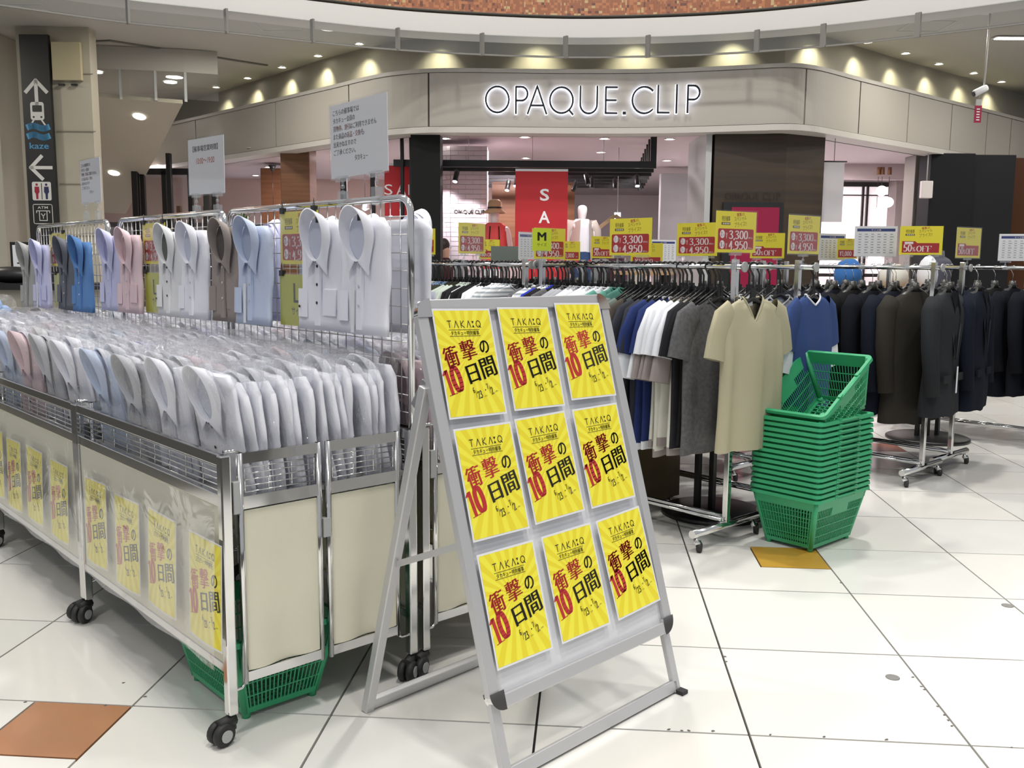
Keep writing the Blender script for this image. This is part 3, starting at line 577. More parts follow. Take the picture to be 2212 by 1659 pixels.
# sloping stair soffit with two round lamps
ss = thing('stair_soffit', 'sloping beige underside of a staircase with two round lamps', 'staircase', (0, 0, 0), 0)
def plane_pt(x, y, D):   # point seen at fractions of the depth; constants worked out beforehand
    return Q(x, y, D)
sp4 = [(-6.9, 13.0, 3.58), (-4.548, 13.2, 3.441), (-6.953, 17, 2.126), (-9.3, 17, 2.19)]
vs = [tuple(Q(a, c, z)) for a, c, z in sp4]; vs += [(x, y, z+.05) for x, y, z in vs]
MB().add(vs, [(0, 1, 2, 3), (7, 6, 5, 4), (0, 4, 5, 1), (1, 5, 6, 2), (2, 6, 7, 3), (3, 7, 4, 0)]).build('soffit', mat('soffit_beige', (.44, .41, .33), .7), ss)
A_, B_, C_ = (Vector(v) for v in vs[:3]); nrm = (B_-A_).cross(C_-A_).normalized(); nrm = -nrm if nrm.z > 0 else nrm
for la, lb, lz in ((-5.3, 13.576, 3.325), (-6.453, 15.377, 2.702)):
    o = MB().lathe([(.085, 0), (.085, .012), (.07, .02)], 20).build('lamp', mat('soffit_lamp', (1, .96, .9), emit=6), ss); o.matrix_basis = Matrix.Translation(Q(la, lb, lz)) @ nrm.to_track_quat('Z', 'Y').to_matrix().to_4x4()
s2 = thing('glass_screen_row', 'farther pair of glass smoke screens above the stair underside', 'glass screen')
for (a0, c0), (a1, c1) in (((-5.95, 12.95), (-5.35, 13.05)), ((-5.35, 13.05), (-4.9, 13.12)), ((-4.9, 13.12), (-4.52, 13.2)), ((-4.52, 13.2), (-4.1, 13.35))):
    MB().strip(S([(a0, c0), (a1, c1)]), 3.50, 3.86, .01).build('glass_panel', GLASS, s2); MB().strip(S([(a0, c0), (a1, c1)]), 3.86, 4.16, .03).build('header_band', CEIL, s2); MB().strip(S([(a0, c0), (a0+.03, c0+.02)]), 3.47, 3.87, .03).build('screen_post', GREYP, s2)
for k, (a, c) in enumerate(((-6.417, 14.803), (-5.558, 15.585), (-2.30, 12.0))):
    t = thing('round_ceiling_lamp', 'bright round ceiling lamp ' + ('above the stair underside, left of two', 'above the stair underside, right of two', 'just behind the curved slab edge, dazzling')[k], 'ceiling lamp', Q(a, c, 4.165))
    MB().lathe([(.10, -.012), (.10, 0)], 20, cap=False).build('ring', WHITEB, t); MB().lathe([(.085 if k < 2 else .05, -.01), (.085 if k < 2 else .05, -.003)], 20).build('lamp', mat('bright_lamp', (1, .98, 1), emit=28), t)
t = thing('strip_lamp', 'long bright strip lamp in the ceiling at the upper right', 'ceiling lamp', Q(6.6, 12.2, 4.16), SA)
MB().box(-.55, 2, -.05, .05, -.015, 0).build('lamp', mat('strip_glow', (1, .98, .97), emit=9), t); MB().box(-.58, 2.03, -.07, .07, -.008, .003).build('housing', WHITEB, t)
for k, (a, c) in enumerate(((-5.6, 10.8), (-2.9, 11.9), (4.95, 11.7))):
    t = thing('ceiling_hatch', 'square access hatch outlined in the corridor ceiling, %s from the left' % nth(k+1), 'hatch', Q(a, c, 4.168), SA)
    for p0, p1 in (((-.25, -.25), (.25, -.25)), ((.25, -.25), (.25, .25)), ((.25, .25), (-.25, .25)), ((-.25, .25), (-.25, -.25))): MB().bar((*p0, 0), (*p1, 0), .012, .006).build('frame_side', GREYP, t)
struct('trim_4', MB().strip(S([(-6.3, 12.9), (-5.3, 12.7), (-3.62, 14.2)]), 4.15, 4.171, .05), mat('ceiling_joint', (.16, .15, .13), .7))
# hanging camera
t = thing('security_camera', 'white security camera on a long pole hanging at the upper right', 'camera', Q(5.33, 11.0, 3.30), SA)
MB().tube([(.03, 0, .05), (.04, 0, .86)], .011, 8).build('pole', WHITEB, t); MB().lathe([(.07, .84), (.07, .865)], 14).build('ceiling_plate', WHITEB, t)
M = Matrix.Rotation(1.1, 4, 'Y'); MB().lathe([(.035, -.09), (.04, -.08), (.04, .05), (.034, .07)], 14, M=M).build('body', WHITEP, t); MB().lathe([(.03, -.1), (.03, -.091)], 14, M=M).build('lens', BLACK, t)
t = thing('hanging_tag', 'narrow magenta strip sign hanging below the security camera', 'sign', Q(5.31, 11.0, 2.94), SA)
MB().box(-.04, .04, -.004, .004, 0, .19).build('strip', mat('tag_magenta', (.30, .01, .05), .5), t); MB().box(-.03, .03, -.005, .005, .19, .26).build('clip', GREYP, t); MB().tube([(0, 0, .26), (.02, 0, .345)], .003, 5).build('cord', GREYP, t)
b = MB()
for i in range(5): stroke(b, [(-.015, .03+i*.03), (.015, .03+i*.03)], .012)
b.build('print', PAPER, t, (0, -.006, 0), (PI/2, 0, 0))
# ================================================================ BINS ON CASTERS
def caster(parent, x, y, ang=0., r=.032):
    M = Matrix.Translation((x, y, 0)) @ Matrix.Rotation(ang, 4, 'Z')
    b = MB()
    for s in (-1, 1):
        M2 = M @ Matrix.Translation((.036, s*.014, r)) @ Matrix.Rotation(PI/2, 4, 'X')
        b.lathe([(r-.006, -.011), (r, -.007), (r, .007), (r-.006, .011)], 18, M=M2)
    b.tube([(0, 0, r), (0, 0, r*2+.012)], .012, 8, M=M); b.tube([(-.008, 0, r*1.85), (.045, 0, r*1.75)], .017, 8, M=M)
    o = b.build('caster', RUBBER, parent)
    b = MB()
    for s in (-1, 1):
        M2 = M @ Matrix.Translation((.036, s*.0265, r)) @ Matrix.Rotation(PI/2, 4, 'X'); b.lathe([(r*.55, -.002), (r*.5, .002)], 14, M=M2)
    b.build('wheel_hub', GREYP, o)
def wires(b, p0, ux, L, z0, z1, nh, nv, r=.0018):
    p0 = Vector(p0); ux = Vector(ux)
    for i in range(nh):
        z = z0+(z1-z0)*i/(nh-1); b.tube([p0+Vector((0, 0, z)), p0+ux*L+Vector((0, 0, z))], r, 5)
    for i in range(nv):
        q = p0+ux*(L*i/(nv-1)); b.tube([q+Vector((0, 0, z0)), q+Vector((0, 0, z1))], r, 5)
def bin_wagon(label, x0, y0, L=1.17, D=.61, front='left', cloth_short=True, sag=0.):
    """x0,y0 = corner nearest the viewer; long side along +Y, short side along +X"""
    t = thing('sale_bin', label, 'display bin', (x0, y0, 0))
    for (x, y) in ((0, 0), (0, L), (D, 0), (D, L)):
        b = MB(); b.box(x-.0145, x+.0145, y-.0145, y+.0145, .075, .80); b.build('corner_post', CHROME, t, bevel=.004); caster(t, x, y, -2.8+random.uniform(-.25, .25))
    for x, s in ((0, -1), (D, 1)):   # long sides
        b = MB()
        b.box(x-.008, x+.008, 0, L, .768, .80); b.box(x-.008, x+.008, 0, L, .655, .690); b.box(x-.008, x+.008, 0, L, .188, .216); b.build('side_frame', CHROME, t, bevel=.003)
        b = MB(); wires(b, (x, .015, 0), (0, 1, 0), L-.03, .697, .762, 5, 11); b.build('side_wires', STEEL, t)
        def cl(u, v, x=x, s=s): return (x+s*(.006+.004*math.sin(u*17+v*2)*v*(1-v)*3+sag*math.sin(PI*v)), .02+u*(L-.04), .21+v*.448)
        b = MB(); b.grid(cl, 30, 6); b.build('side_cloth', CREAM, t)
    for y, s in ((0, -1), (L, 1)):   # short sides: two hinged leaves
        for k in range(2):
            xa = .045+k*(D/2-.045)+(.012 if k else 0); xb = xa+D/2-.065
            o = MB().box(xa, xb, y-.007*1-.02*s*0, y+.007, .77, .80).box(xa, xb, y-.007, y+.007, .645, .680).box(xa, xb, y-.007, y+.007, .155, .183)
            for xx in (xa, xb): o.tube([(xx, y, .15), (xx, y, .80)], .009, 10)
            if k == 0: o.tube([(xa, y, .155), (xa-.012, y, .14), (0.005, y, .14)], .005, 6); o.tube([(xa, y, .80), (xa-.015, y, .808), (.0, y, .808)], .005, 6)
            else: o.tube([(xb, y, .155), (xb+.012, y, .14), (D, y, .14)], .005, 6)
            leaf = o.build('end_leaf', CHROME, t)
            b = MB(); wires(b, (xa+.014, y, 0), (1, 0, 0), xb-xa-.028, .69, .757, 5, 4); b.build('leaf_wires', CHROME, leaf)
            def cl(u, v, xa=xa, xb=xb, y=y, s=s): return (xa+.008+u*(xb-xa-.016), y+s*(.002+.006*math.sin(u*9)*(1-v)), .185+v*.455)
            b = MB(); b.grid(cl, 14, 6); b.build('leaf_cloth', CREAM, leaf)
    MB().box(D/2-.012, D/2+.012, -.012, .012, .52, .575).build('leaf_hinge', GREYP, t)
    MB().box(.02, .04, -.012, .004, .635, .725).build('corner_clip', GREYP, t, bevel=.003)
    MB().box(.012, D-.012, .012, L-.012, .655, .668).build('bin_floor', mat('bin_floor_grey', (.35, .35, .34), .5), t)
    return t
bin_wagon('chrome and cream display bin on casters, nearest corner of the shirt display', 0, 0)
bin_wagon('chrome and cream bin full of shirts, directly behind the nearest one along the left face', 0, 1.195)
bin_wagon('chrome and cream bin, third in line towards the left edge', 0, 2.40)
bin_wagon('bin behind the wire grid, back to back with the nearest bin', .66, 0)
bin_wagon('bin behind the middle wire grid, back to back with the second bin', .66, 1.195)
bin_wagon('far bin behind the farthest wire grid', .66, 2.40)
# posters behind a clear sheet on the left faces
def poster_mesh(bow=0.):
    b = MB(); nx, ny = (6, 8) if bow else (2, 2)
    f = lambda x, y: bow*(math.sin((x/.21+.5)*PI))*(.5-y/.297)*.6
    b.grid(lambda u, v: ((u-.5)*.21, (v-.5)*.297, f((u-.5)*.21, (v-.5)*.297)), nx, ny, 0, False)
    b.grid(lambda u, v: ((u-.5)*.199, (v-.5)*.286, f((u-.5)*.2, (v-.5)*.286)+.0004), nx, ny, 1, False)
    c = MB(); Z = .0009; R = math.radians(19)
    lt = [(0, 'T', [[(0, 1), (.7, 1)], [(.35, 1), (.35, 0)]]), (1.25, '', [[(0, 0), (.38, 1), (.76, 0)]]), (2.55, '', [[(0, 0), (0, 1)], [(.6, 1), (0, .45), (.62, 0)]]), (3.7, '', [[(0, 0), (.38, 1), (.76, 0)]]), (5.55, '', [ell(.42, .5, .42, .48, n=20), [(.5, .3), (.85, -.05)]])]
    for x, _, pls in lt:
        for pl in pls: stroke(c, [(-.058+(x+px)*.0186-.0, .096+py*.0185) for px, py in pl], .0022, Z)
    for s in ((0, 1), (1, -1)):
        yy = .096 if s[1] == 1 else .1135; c.add([(.0290, yy, Z), (.0375, yy, Z), (.03325, yy+.0078*s[1], Z)], [(0, 1, 2)])
    stroke(c, [(-.057, .090), (.054, .090)], .0012, Z); stroke(c, [(-.056, .0725), (.054, .0725)], .0012, Z)
    put(c, 'タカキュー特別催事', -.051, .0748, .102, .0125, Z, heavy=.0002)
    R = math.radians(12.5)
    putc(c, 'の', .061, .041, .034, .036, Z, bold=.008, rot=R*.5, heavy=.0007); putc(c, '日', .004, -.031, .040, .050, Z, rot=R, heavy=.0022); putc(c, '間', .063, -.016, .054, .056, Z, rot=R, heavy=.0018)
    putc(c, '衝', -.0635, .0175, .050, .056, Z, 1, rot=R, heavy=.0016); putc(c, '撃', .0005, .034, .054, .055, Z, 1, rot=R*.8, heavy=.0015)
    nib(c, '1', -.092, -.088, .069, Z, 1, .85, .19, .03, R); nib(c, '0', -.069, -.082, .072, Z, 1, .85, .24, .03, R)
    nib(c, '6', -.005, -.085, .015, Z, 0, .8, .15, .06, R); nib(c, '/', .003, -.096, .018, Z, 0, 1, .05, .03, R); nib(c, '23', .010, -.102, .021, Z, 0, .75, .15, .05, R)
    c.add([(.037, -.081, Z), (.037, -.076, Z), (.042, -.0775, Z)], [(0, 1, 2)])
    nib(c, '7', .046, -.077, .015, Z, 0, .8, .15, .06, R); nib(c, '/', .054, -.087, .018, Z, 0, 1, .05, .03, R); nib(c, '2', .060, -.093, .021, Z, 0, .8, .15, .05, R)
    put(c, '(木)', .074, -.088, .011, .005, Z, rot=R); put(c, '(火)', .032, -.098, .010, .005, Z, rot=R)
    if bow: c.v = [(x, y, z+f(x, y)) for x, y, z in c.v]
    return b.mesh('poster', [PAPER, BURST]), c.mesh('poster_print', [INK, RED])
PM = [poster_mesh(), poster_mesh(.012)]
def poster(label, M, kind=0, group=None):
    o = link('sale_poster', PM[kind][0]); o.matrix_basis = M; o['label'] = label; o['category'] = 'poster'
    if group: o['group'] = group
    link('print', PM[kind][1], o); return o
k = 0
for nm, cs, tb in (('nearest bin', (.075, .375, .655, .945), 0), ('second bin', (1.345, 1.655, 1.95, 2.22), 1), ('third bin', (2.60, 2.9, 3.2, 3.45), 2)):
    for i, y in enumerate(cs):
        dz = (0, .004, -.004, .003)[i]
        poster('yellow A4 sale poster on the front of the %s, %s from its right' % (nm, nth(i+1)), card_mat((-.030, y, .415+dz), -PI/2, .03) @ Matrix.Rotation((.0, -.02, .02, .03)[i], 4, 'Z'), 1, 'posters on the %s' % nm)
    y0 = (0, 1.195, 2.4)[tb]
    b = MB(); b.grid(lambda u, v: (-.044-.006*math.sin(u*19+1)*(1-v)-.012*(1-v), y0-.035+u*1.19, .23+v*.445), 40, 8)
    o = b.build('clear_cover', SHEET); o['label'] = 'clear plastic sheet taped over the posters on the %s' % nm; o['category'] = 'plastic sheet'
# ================================================================ SHIRTS
random.seed(11)
def tear(a, k=1.):
    x = .070*math.sin(a)*(1-.34*(abs(a)/PI)**2.0); z = .074*math.cos(a)-.016
    return x*k, z*k
def collar_mb(spread=1., hgt=.036):
    b = MB(); n = 33; rows = [[], [], [], []]
    for i in range(n):
        a = -PI+2*PI*i/(n-1); s = abs(a)/PI; x, z = tear(a)
        up = hgt*(math.cos(a/2)**2)*.9+.014
        rows[0].append((x, -.018, z-.04)); rows[1].append((x*1.03, -.018-up, z*1.03-.04+.012*(1-s))); rows[2].append((x*1.09, -.018-up-.001, z*1.09-.04+.014*(1-s)))
        if s < .62: X, Z = x*1.34, z*1.14-.04-.004; yy = -.018-up*.25
        elif s < .86:
            f = (s-.62)/.24; X = x*1.34*(1-f)+math.copysign(.066*spread, a)*f; Z = (z*1.14-.044)*(1-f)+(-.182)*f; yy = -.024
        else:
            f = (s-.86)/.14; X = math.copysign(.066*spread*(1-f)+.004*f, a); Z = -.182*(1-f)+(-.130)*f; yy = -.025-.008*f
        rows[3].append((X, yy, Z))
    vs = sum(rows, []); fs = [(r*n+i, r*n+i+1, (r+1)*n+i+1, (r+1)*n+i) for r in range(3) for i in range(n-1)]
    b.add(vs, fs, 0, True); return b
def shirt_body(w=.262, h=.36, d=.028, wob=.004, seed=0):
    rnd = random.Random(seed); ph = [rnd.uniform(0, 6) for _ in range(4)]
    b = MB(); prof = []
    def f(u, v):
        z = .0-h*v; a = 2*PI*u; ww = w/2*(1-.28*max(0, 1-v*9)**1.5)*(1+.02*math.sin(v*7+ph[0]))
        ca, sa = math.cos(a), math.sin(a); x = ww*math.copysign(abs(ca)**.35, ca); y = d/2*math.copysign(abs(sa)**.6, sa)
        y += wob*math.sin(x*45+ph[1]+v*5)*(.4+v); x += wob*.8*math.sin(v*14+ph[2]); return (x, y*(1+.25*math.sin(v*6+ph[3])*.5), z)
    b.grid(f, 28, 12, 0, True, True)
    k = len(b.v); b.f.append([k-28+i for i in range(28)]); b.mi.append(0); b.sm.append(False); b.f.append([i for i in range(28)][::-1]); b.mi.append(0); b.sm.append(False)
    return b
BODY = [shirt_body(seed=i).mesh('shirt_body', WHITEP) for i in range(4)]; COLR = [collar_mb().mesh('collar', WHITEP), collar_mb(1.12, .032).mesh('collar', WHITEP)]
b = MB(); n = 20; pts = [tear(2*PI*i/n-PI, .99) for i in range(n)]; b.add([(x, -.0175, z-.04) for x, z in pts], [tuple(range(n))]); LIN = b.mesh('neck_lining', WHITEP)
def slab(name, x0, x1, z0, z1, y0, y1): return MB().box(x0, x1, y0, y1, z0, z1).mesh(name, WHITEP)
PLK = slab('placket', -.014, .014, -.345, -.135, -.0215, -.012); PKT = slab('pocket', .03, .105, -.31, -.225, -.0175, -.012)
def cuffm():
    b = MB(); b.grid(lambda u, v: (-.132+.062*u+.006*v, -.016-.008*math.sin(u*PI)-.003*v, -.225-.095*v), 7, 5); return b.mesh('cuff', WHITEP)
CUF = cuffm()
def btn(pts):
    b = MB()
    for x, z, y in pts: b.lathe([(.0046, -.001), (.005, .0012)], 8, M=Matrix.Translation((x, y, z)) @ Matrix.Rotation(PI/2, 4, 'X'))
    return b.mesh('buttons', INK)
BTN = btn([(0, -.15, -.0225), (0, -.21, -.0225), (0, -.27, -.0225), (.055, -.148, -.0245), (-.055, -.148, -.0245), (-.10, -.285, -.03)]); BTNW = btn([(0, -.15, -.0225), (0, -.21, -.0225), (0, -.27, -.0225)])
TAG = MB().box(-.040, -.022, -.024, -.0225, -.355, -.21).mesh('size_strip', PAPER); LBL = MB().box(-.018, .018, -.0185, -.018, -.008, .012).mesh('neck_label', INK)
def bagm(seed):
    rnd = random.Random(seed); b = MB()
    def f(u, v):
        a = 2*PI*u; z = .045-.42*v; ca, sa = math.cos(a), math.sin(a); x = .137*math.copysign(abs(ca)**.4, ca)*(1-.08*(1-v)); y = (.020+.032*max(0, 1-v*3.2))*math.copysign(abs(sa)**.7, sa)-.012*(1-v)
        return (x+rnd.uniform(-.003, .003), y+rnd.uniform(-.0035, .0035), z+rnd.uniform(-.005, .005))
    b.grid(f, 22, 12, 0, False, True); top = []
    def g2(u, v):
        a = 2*PI*u; z = .047+.012*v*rnd.uniform(.2, 1); ca, sa = math.cos(a), math.sin(a); return (.126*ca*(1-v), (.052*sa)*(1-v)-.012, z)
    b.grid(g2, 16, 4, 0, False, True); return b.mesh('polybag', BAG)
BAGS = [bagm(i) for i in range(4)]
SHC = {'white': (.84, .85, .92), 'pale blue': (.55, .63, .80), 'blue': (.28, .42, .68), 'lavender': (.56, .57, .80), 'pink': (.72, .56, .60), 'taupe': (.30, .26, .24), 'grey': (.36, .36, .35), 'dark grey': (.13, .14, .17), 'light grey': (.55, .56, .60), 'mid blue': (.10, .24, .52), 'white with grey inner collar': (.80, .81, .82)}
LNC = {'white': (.60, .63, .74), 'pale blue': (.42, .48, .62), 'blue': (.08, .16, .36), 'lavender': (.33, .33, .56), 'pink': (.56, .38, .40), 'taupe': (.10, .085, .08), 'grey': (.16, .16, .15), 'dark grey': (.035, .035, .06), 'light grey': (.28, .28, .30), 'mid blue': (.04, .10, .30), 'white with grey inner collar': (.13, .14, .12)}  # inner collar colours, with the shade inside the neck painted in
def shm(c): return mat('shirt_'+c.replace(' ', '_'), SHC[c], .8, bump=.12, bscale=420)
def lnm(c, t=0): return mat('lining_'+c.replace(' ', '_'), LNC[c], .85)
def shirt(M, colour, label, group, bag=False, dark=False, tag=False, var=0, detail=True):
    o = link('dress_shirt', BODY[var % 4]); own(o, shm(colour)); o.matrix_basis = M; o['label'] = label; o['category'] = 'shirt'; o['group'] = group
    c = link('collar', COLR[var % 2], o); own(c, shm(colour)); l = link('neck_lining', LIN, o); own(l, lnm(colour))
    if detail:
        for nm, me in (('placket', PLK), ('cuff', CUF)): own(link(nm, me, o), shm(colour))
        if var % 2: own(link('pocket', PKT, o), shm(colour))
        link('buttons', BTN if dark else BTNW, o) if dark else own(link('buttons', BTNW, o), mat('pale_button', (.6, .6, .62), .3))
        link('neck_label', LBL, o)
    if tag: link('size_strip', TAG, o)
    if bag: link('polybag', BAGS[var % 4], o)
    return o
random.seed(5)
palette = ['white']*13+['pale blue', 'lavender', 'pink', 'light grey', 'white with grey inner collar']
def fill_bin(x0, y0, name, nf, nd, flip=False, L=1.17, front=None):
    for f in range(nf):
        for d in range(nd):
            c = random.choice(palette)
            if front and d == 0: c = front[f]
            x = x0+.045+d*(.53/(nd-1)); y = y0+.155+f*((L-.31)/(nf-1))+random.uniform(-.012, .012)
            lean = random.uniform(.02, .12)+(.05 if d < 2 else 0); z = .985+random.uniform(-.015, .018)
            M = Matrix.Translation((x, y, z)) @ Matrix.Rotation(-PI/2+random.uniform(-.07, .07), 4, 'Z') @ Matrix.Rotation(lean, 4, 'X') @ Matrix.Rotation(random.uniform(-.02, .02), 4, 'Y')
            fn = ['nearest file', 'second file', 'third file', 'far file'][f if nf == 4 else min(f, 3)]
            shirt(M, c, 'bagged %s shirt, %s row back, %s, %s' % (c if c != 'white with grey inner collar' else 'grey-lined', nth(d+1), fn, name), 'bagged shirts in the %s' % name, True, random.random() < .25, False, random.randrange(4), d < 1 or f == 0)
fill_bin(0, 0, 'nearest bin', 4, 15, front=['white', 'white', 'light grey', 'pale blue'])
fill_bin(0, 1.195, 'second bin', 4, 13, front=['white', 'light grey', 'pink', 'pale blue'])
fill_bin(0, 2.40, 'third bin', 4, 10)
fill_bin(.66, 0, 'bin behind the near grid', 4, 13)
fill_bin(.66, 1.195, 'bin behind the middle grid', 4, 10)
fill_bin(.66, 2.40, 'bin behind the far grid', 4, 8)
for k in range(3):
    M = Matrix.Translation((-.02+.22*k, 3.95+.05*k, 1.02)) @ Matrix.Rotation(-.75, 4, 'Z') @ Matrix.Rotation(-1.1, 4, 'X')
    shirt(M, 'blue', 'blue-grey bagged shirt lying tilted at the far left of the bins, %s of three' % nth(k+1), 'tilted shirts at the far left', True, False, False, k, False)
MB().box(-.3, 1.0, 3.62, 4.6, 0, .90).build('sale_table', CREAM, label='cream-covered table beyond the third bin at the left edge', category='table')
# ================================================================ WIRE GRIDS
def grid_panel(y0, y1, label):
    t = thing('wire_grid', label, 'grid panel', (.625, y0, 0)); L = y1-y0; r = .0115; c = .045
    pts = [(0, 0, .70), (0, 0, 1.505-c)]+[(0, c-c*math.cos(a), 1.505-c+c*math.sin(a)) for a in (.4, .8, 1.2, PI/2)]
    pts += [(0, L-q[1], q[2]) for q in pts[::-1]]
    MB().tube(pts, r, 10).build('frame_tube', CHROME, t)
    b = MB(); nv = int(round(L/.052)); z0 = .845
    for i in range(1, nv): y = L*i/nv; b.tube([(0, y, z0), (0, y, 1.50)], .0019, 5)
    for i in range(12): z = z0+.055*i; b.tube([(0.003, 0, z), (0.003, L, z)], .0019, 5)
    b.build('wire_mesh', STEEL, t)
    return t
grid_panel(.012, 1.228, 'chrome wire grid panel behind the nearest bin, right one of three')
grid_panel(1.268, 2.43, 'chrome wire grid panel, middle one of three')
grid_panel(2.585, 3.77, 'chrome wire grid panel, farthest left of three')
def hang(y, z, colour, label, dark=False, tag=False, var=0, x=.565, turn=0.):
    M = Matrix.Translation((x, y, z)) @ Matrix.Rotation(-PI/2+turn, 4, 'Z') @ Matrix.Rotation(-.03, 4, 'X')
    return shirt(M, colour, label, 'folded shirts clipped to the wire grid', False, dark, tag, var)
hang(.165, 1.445, 'white', 'white folded shirt clipped to the near grid, rightmost, black neck label', False, True, 2)
hang(.415, 1.445, 'white', 'white button-down folded shirt on the near grid, beside the rightmost one', True, False, 1)
hang(.90, 1.437, 'pale blue', 'pale blue-white folded shirt on the near grid, left of the price card', False, True, 2)
hang(1.12, 1.437, 'taupe', 'taupe brown folded shirt on the near grid, nearest its left post', False, False, 3)
hang(1.42, 1.432, 'white', 'white folded shirt with bluish collar on the middle grid, rightmost there', False, False, 0)
hang(1.655, 1.430, 'white with grey inner collar', 'white folded shirt with dark inner collar and black buttons on the middle grid', True, False, 2)
hang(2.13, 1.425, 'pink', 'pink folded shirt on the middle grid left of the price card', False, False, 1)
hang(2.37, 1.425, 'lavender', 'lavender folded shirt on the middle grid, leftmost there', False, False, 2)
hang(2.80, 1.400, 'mid blue', 'strong blue folded shirt on the far grid, rightmost there', False, False, 0)
hang(3.05, 1.400, 'dark grey', 'dark grey folded shirt on the far grid', False, False, 2)
hang(3.50, 1.390, 'lavender', 'lavender folded shirt on the far grid, left of its price card', False, True, 1)
hang(3.76, 1.380, 'grey', 'grey folded shirt on the far grid, leftmost', False, False, 0)
M = Matrix.Translation((.70, .14, 1.445)) @ Matrix.Rotation(PI/2, 4, 'Z')
shirt(M, 'white', 'white folded shirt clipped to the back of the near grid at its right post', 'shirts on the back of the grids', False, False, False, 1)
for k, y in enumerate((.42, .68, 1.1)):
    shirt(Matrix.Translation((.70, y, 1.44)) @ Matrix.Rotation(PI/2, 4, 'Z'), ['white', 'pale blue', 'lavender'][k], '%s shirt on the back of the near grid, %s from its right post' % (['white', 'pale blue', 'lavender'][k], nth(k+2)), 'shirts on the back of the grids', False, False, False, k)
# binder clips
# ================================================================ A-FRAME BOARD
AF = math.radians(2.99); af = thing('a_frame_board', 'large silver A-frame board with white panel standing in front of the racks', 'sign board', (.427, -.335, 0), AF)
TL = .2834; ct, st_ = math.cos(TL), math.sin(TL); O3 = Vector((0, 0, 1.187))
def ap(u, v, n=0.): return Vector((u, -n*ct+v*st_, 1.187+v*ct+n*st_))   # n: towards the viewer
def abar(name, p, q, w_, t_, nn, m, par=af, bev=.003, **k):
    b = MB(); b.bar(p, q, w_, t_, nn); return b.build(name, m, par, bevel=bev, **k)
N_ = Vector((0, -ct, st_))
u0, u1, v0, v1 = -.045, .735, .024, -1.045
b = MB(); q = [ap(u0+.02, v1+.02, -.004), ap(u1-.02, v1+.02, -.004), ap(u1-.02, v0-.02, -.004), ap(u0+.02, v0-.02, -.004)]
b.add([tuple(x) for x in q]+[tuple(x-N_*.006) for x in q], [(0, 1, 2, 3), (7, 6, 5, 4), (0, 4, 5, 1), (1, 5, 6, 2), (2, 6, 7, 3), (3, 7, 4, 0)]); b.build('white_panel', WHITEP, af)
e = .016
abar('frame_top', ap(u0+.035, v0-e), ap(u1-.035, v0-e), .036, .022, N_, ALU); abar('frame_bottom', ap(u0+.03, v1+e), ap(u1-.03, v1+e), .034, .026, N_, ALU)
abar('frame_side', ap(u0+e, v0-.04), ap(u0+e, v1+.035), .036, .022, N_, ALU); abar('frame_side', ap(u1-e, v0-.04), ap(u1-e, v1+.035), .036, .022, N_, ALU)
CC = mat('corner_chrome', (.75, .73, .71), .07, 1.)
for (u, su) in ((u0, 1), (u1, -1)):
    for (v, sv) in ((v0, -1), (v1, 1)):
        b = MB(); R_ = .042; poly = [(0, 0)]+[(R_-R_*math.cos(a), R_-R_*math.sin(a)) for a in [i*PI/2/8 for i in range(9)]]
        poly = [(R_, R_)]+[(R_-R_*math.cos(i*PI/16), R_-R_*math.sin(i*PI/16)) for i in range(9)]
        fr = [ap(u+su*x, v+sv*y, .014) for x, y in poly]; bk = [ap(u+su*x, v+sv*y, -.012) for x, y in poly]; n = len(poly)
        b.add([tuple(x) for x in fr+bk], [tuple(range(n)), tuple(range(n, 2*n))[::-1]]+[(i, (i+1) % n, n+(i+1) % n, n+i) for i in range(n)]); b.build('corner_cap', CC, af, bevel=.004)
for u in (u0+.022, u1-.022): abar('front_leg', ap(u, v1+.03, -.012), ap(u, -1.232, -.012), .03, .018, N_, ALU)
abar('foot_bar', ap(u0+.02, -1.212, -.012), ap(u1-.02, -1.212, -.012), .034, .018, N_, ALU)
for u in (u0+.002, u1-.002):
    h = ap(u, -.20, -.015); abar('rear_leg', h, Vector((u, .232, .002)), .026, .030, (1, 0, 0), ALU)
    abar('hinge_plate', ap(u, -.19, -.01), h+Vector((0, .05, -.06)), .03, .004, (1, 0, 0), STEEL)
    p1 = ap(u+.0, -.62, -.01); p2 = h.lerp(Vector((u, .232, 0)), .52); abar('stay', p1, p2, .018, .004, (1, 0, 0), ALU, bev=0)
abar('rear_foot_bar', Vector((u0, .228, .022)), Vector((u1, .228, .022)), .035, .022, (0, 1, .3), ALU)
for u in (u0+.02, u1-.02): MB().box(u-.014, u+.014, -.365, -.335, 0, .012).build('rubber_foot', RUBBER, af)
AM = Matrix.Translation((.427, -.335, 0)) @ Matrix.Rotation(AF, 4, 'Z')
for r, row in enumerate(([(0, 0, -.03), (.24, -.003, -.03), (.4803, .003, -.024)], [(-.003, -.323, -.015), (.223, -.322, .01), (.466, -.321, .0)], [(-.005, -.653, -.011), (.238, -.655, .004), (.473, -.656, .042)])):
    for c, (u, v, rr_) in enumerate(row):
        M = Matrix.Identity(4); e1 = Vector((1, 0, 0)); e2 = Vector((0, st_, ct)); e3 = e1.cross(e2)
        for i, cc in enumerate((e1, e2, e3)):
            for j in range(3): M[j][i] = cc[j]
        M.translation = ap(u, v, .0135)
        poster('yellow sale poster on the A-frame board, %s row, %s' % (('top', 'middle', 'bottom')[r], ('left', 'centre', 'right')[c]), AM @ M @ Matrix.Rotation(rr_, 4, 'Z') @ Matrix.Translation((.105, -.1485, 0)), 0, 'posters on the A-frame board')
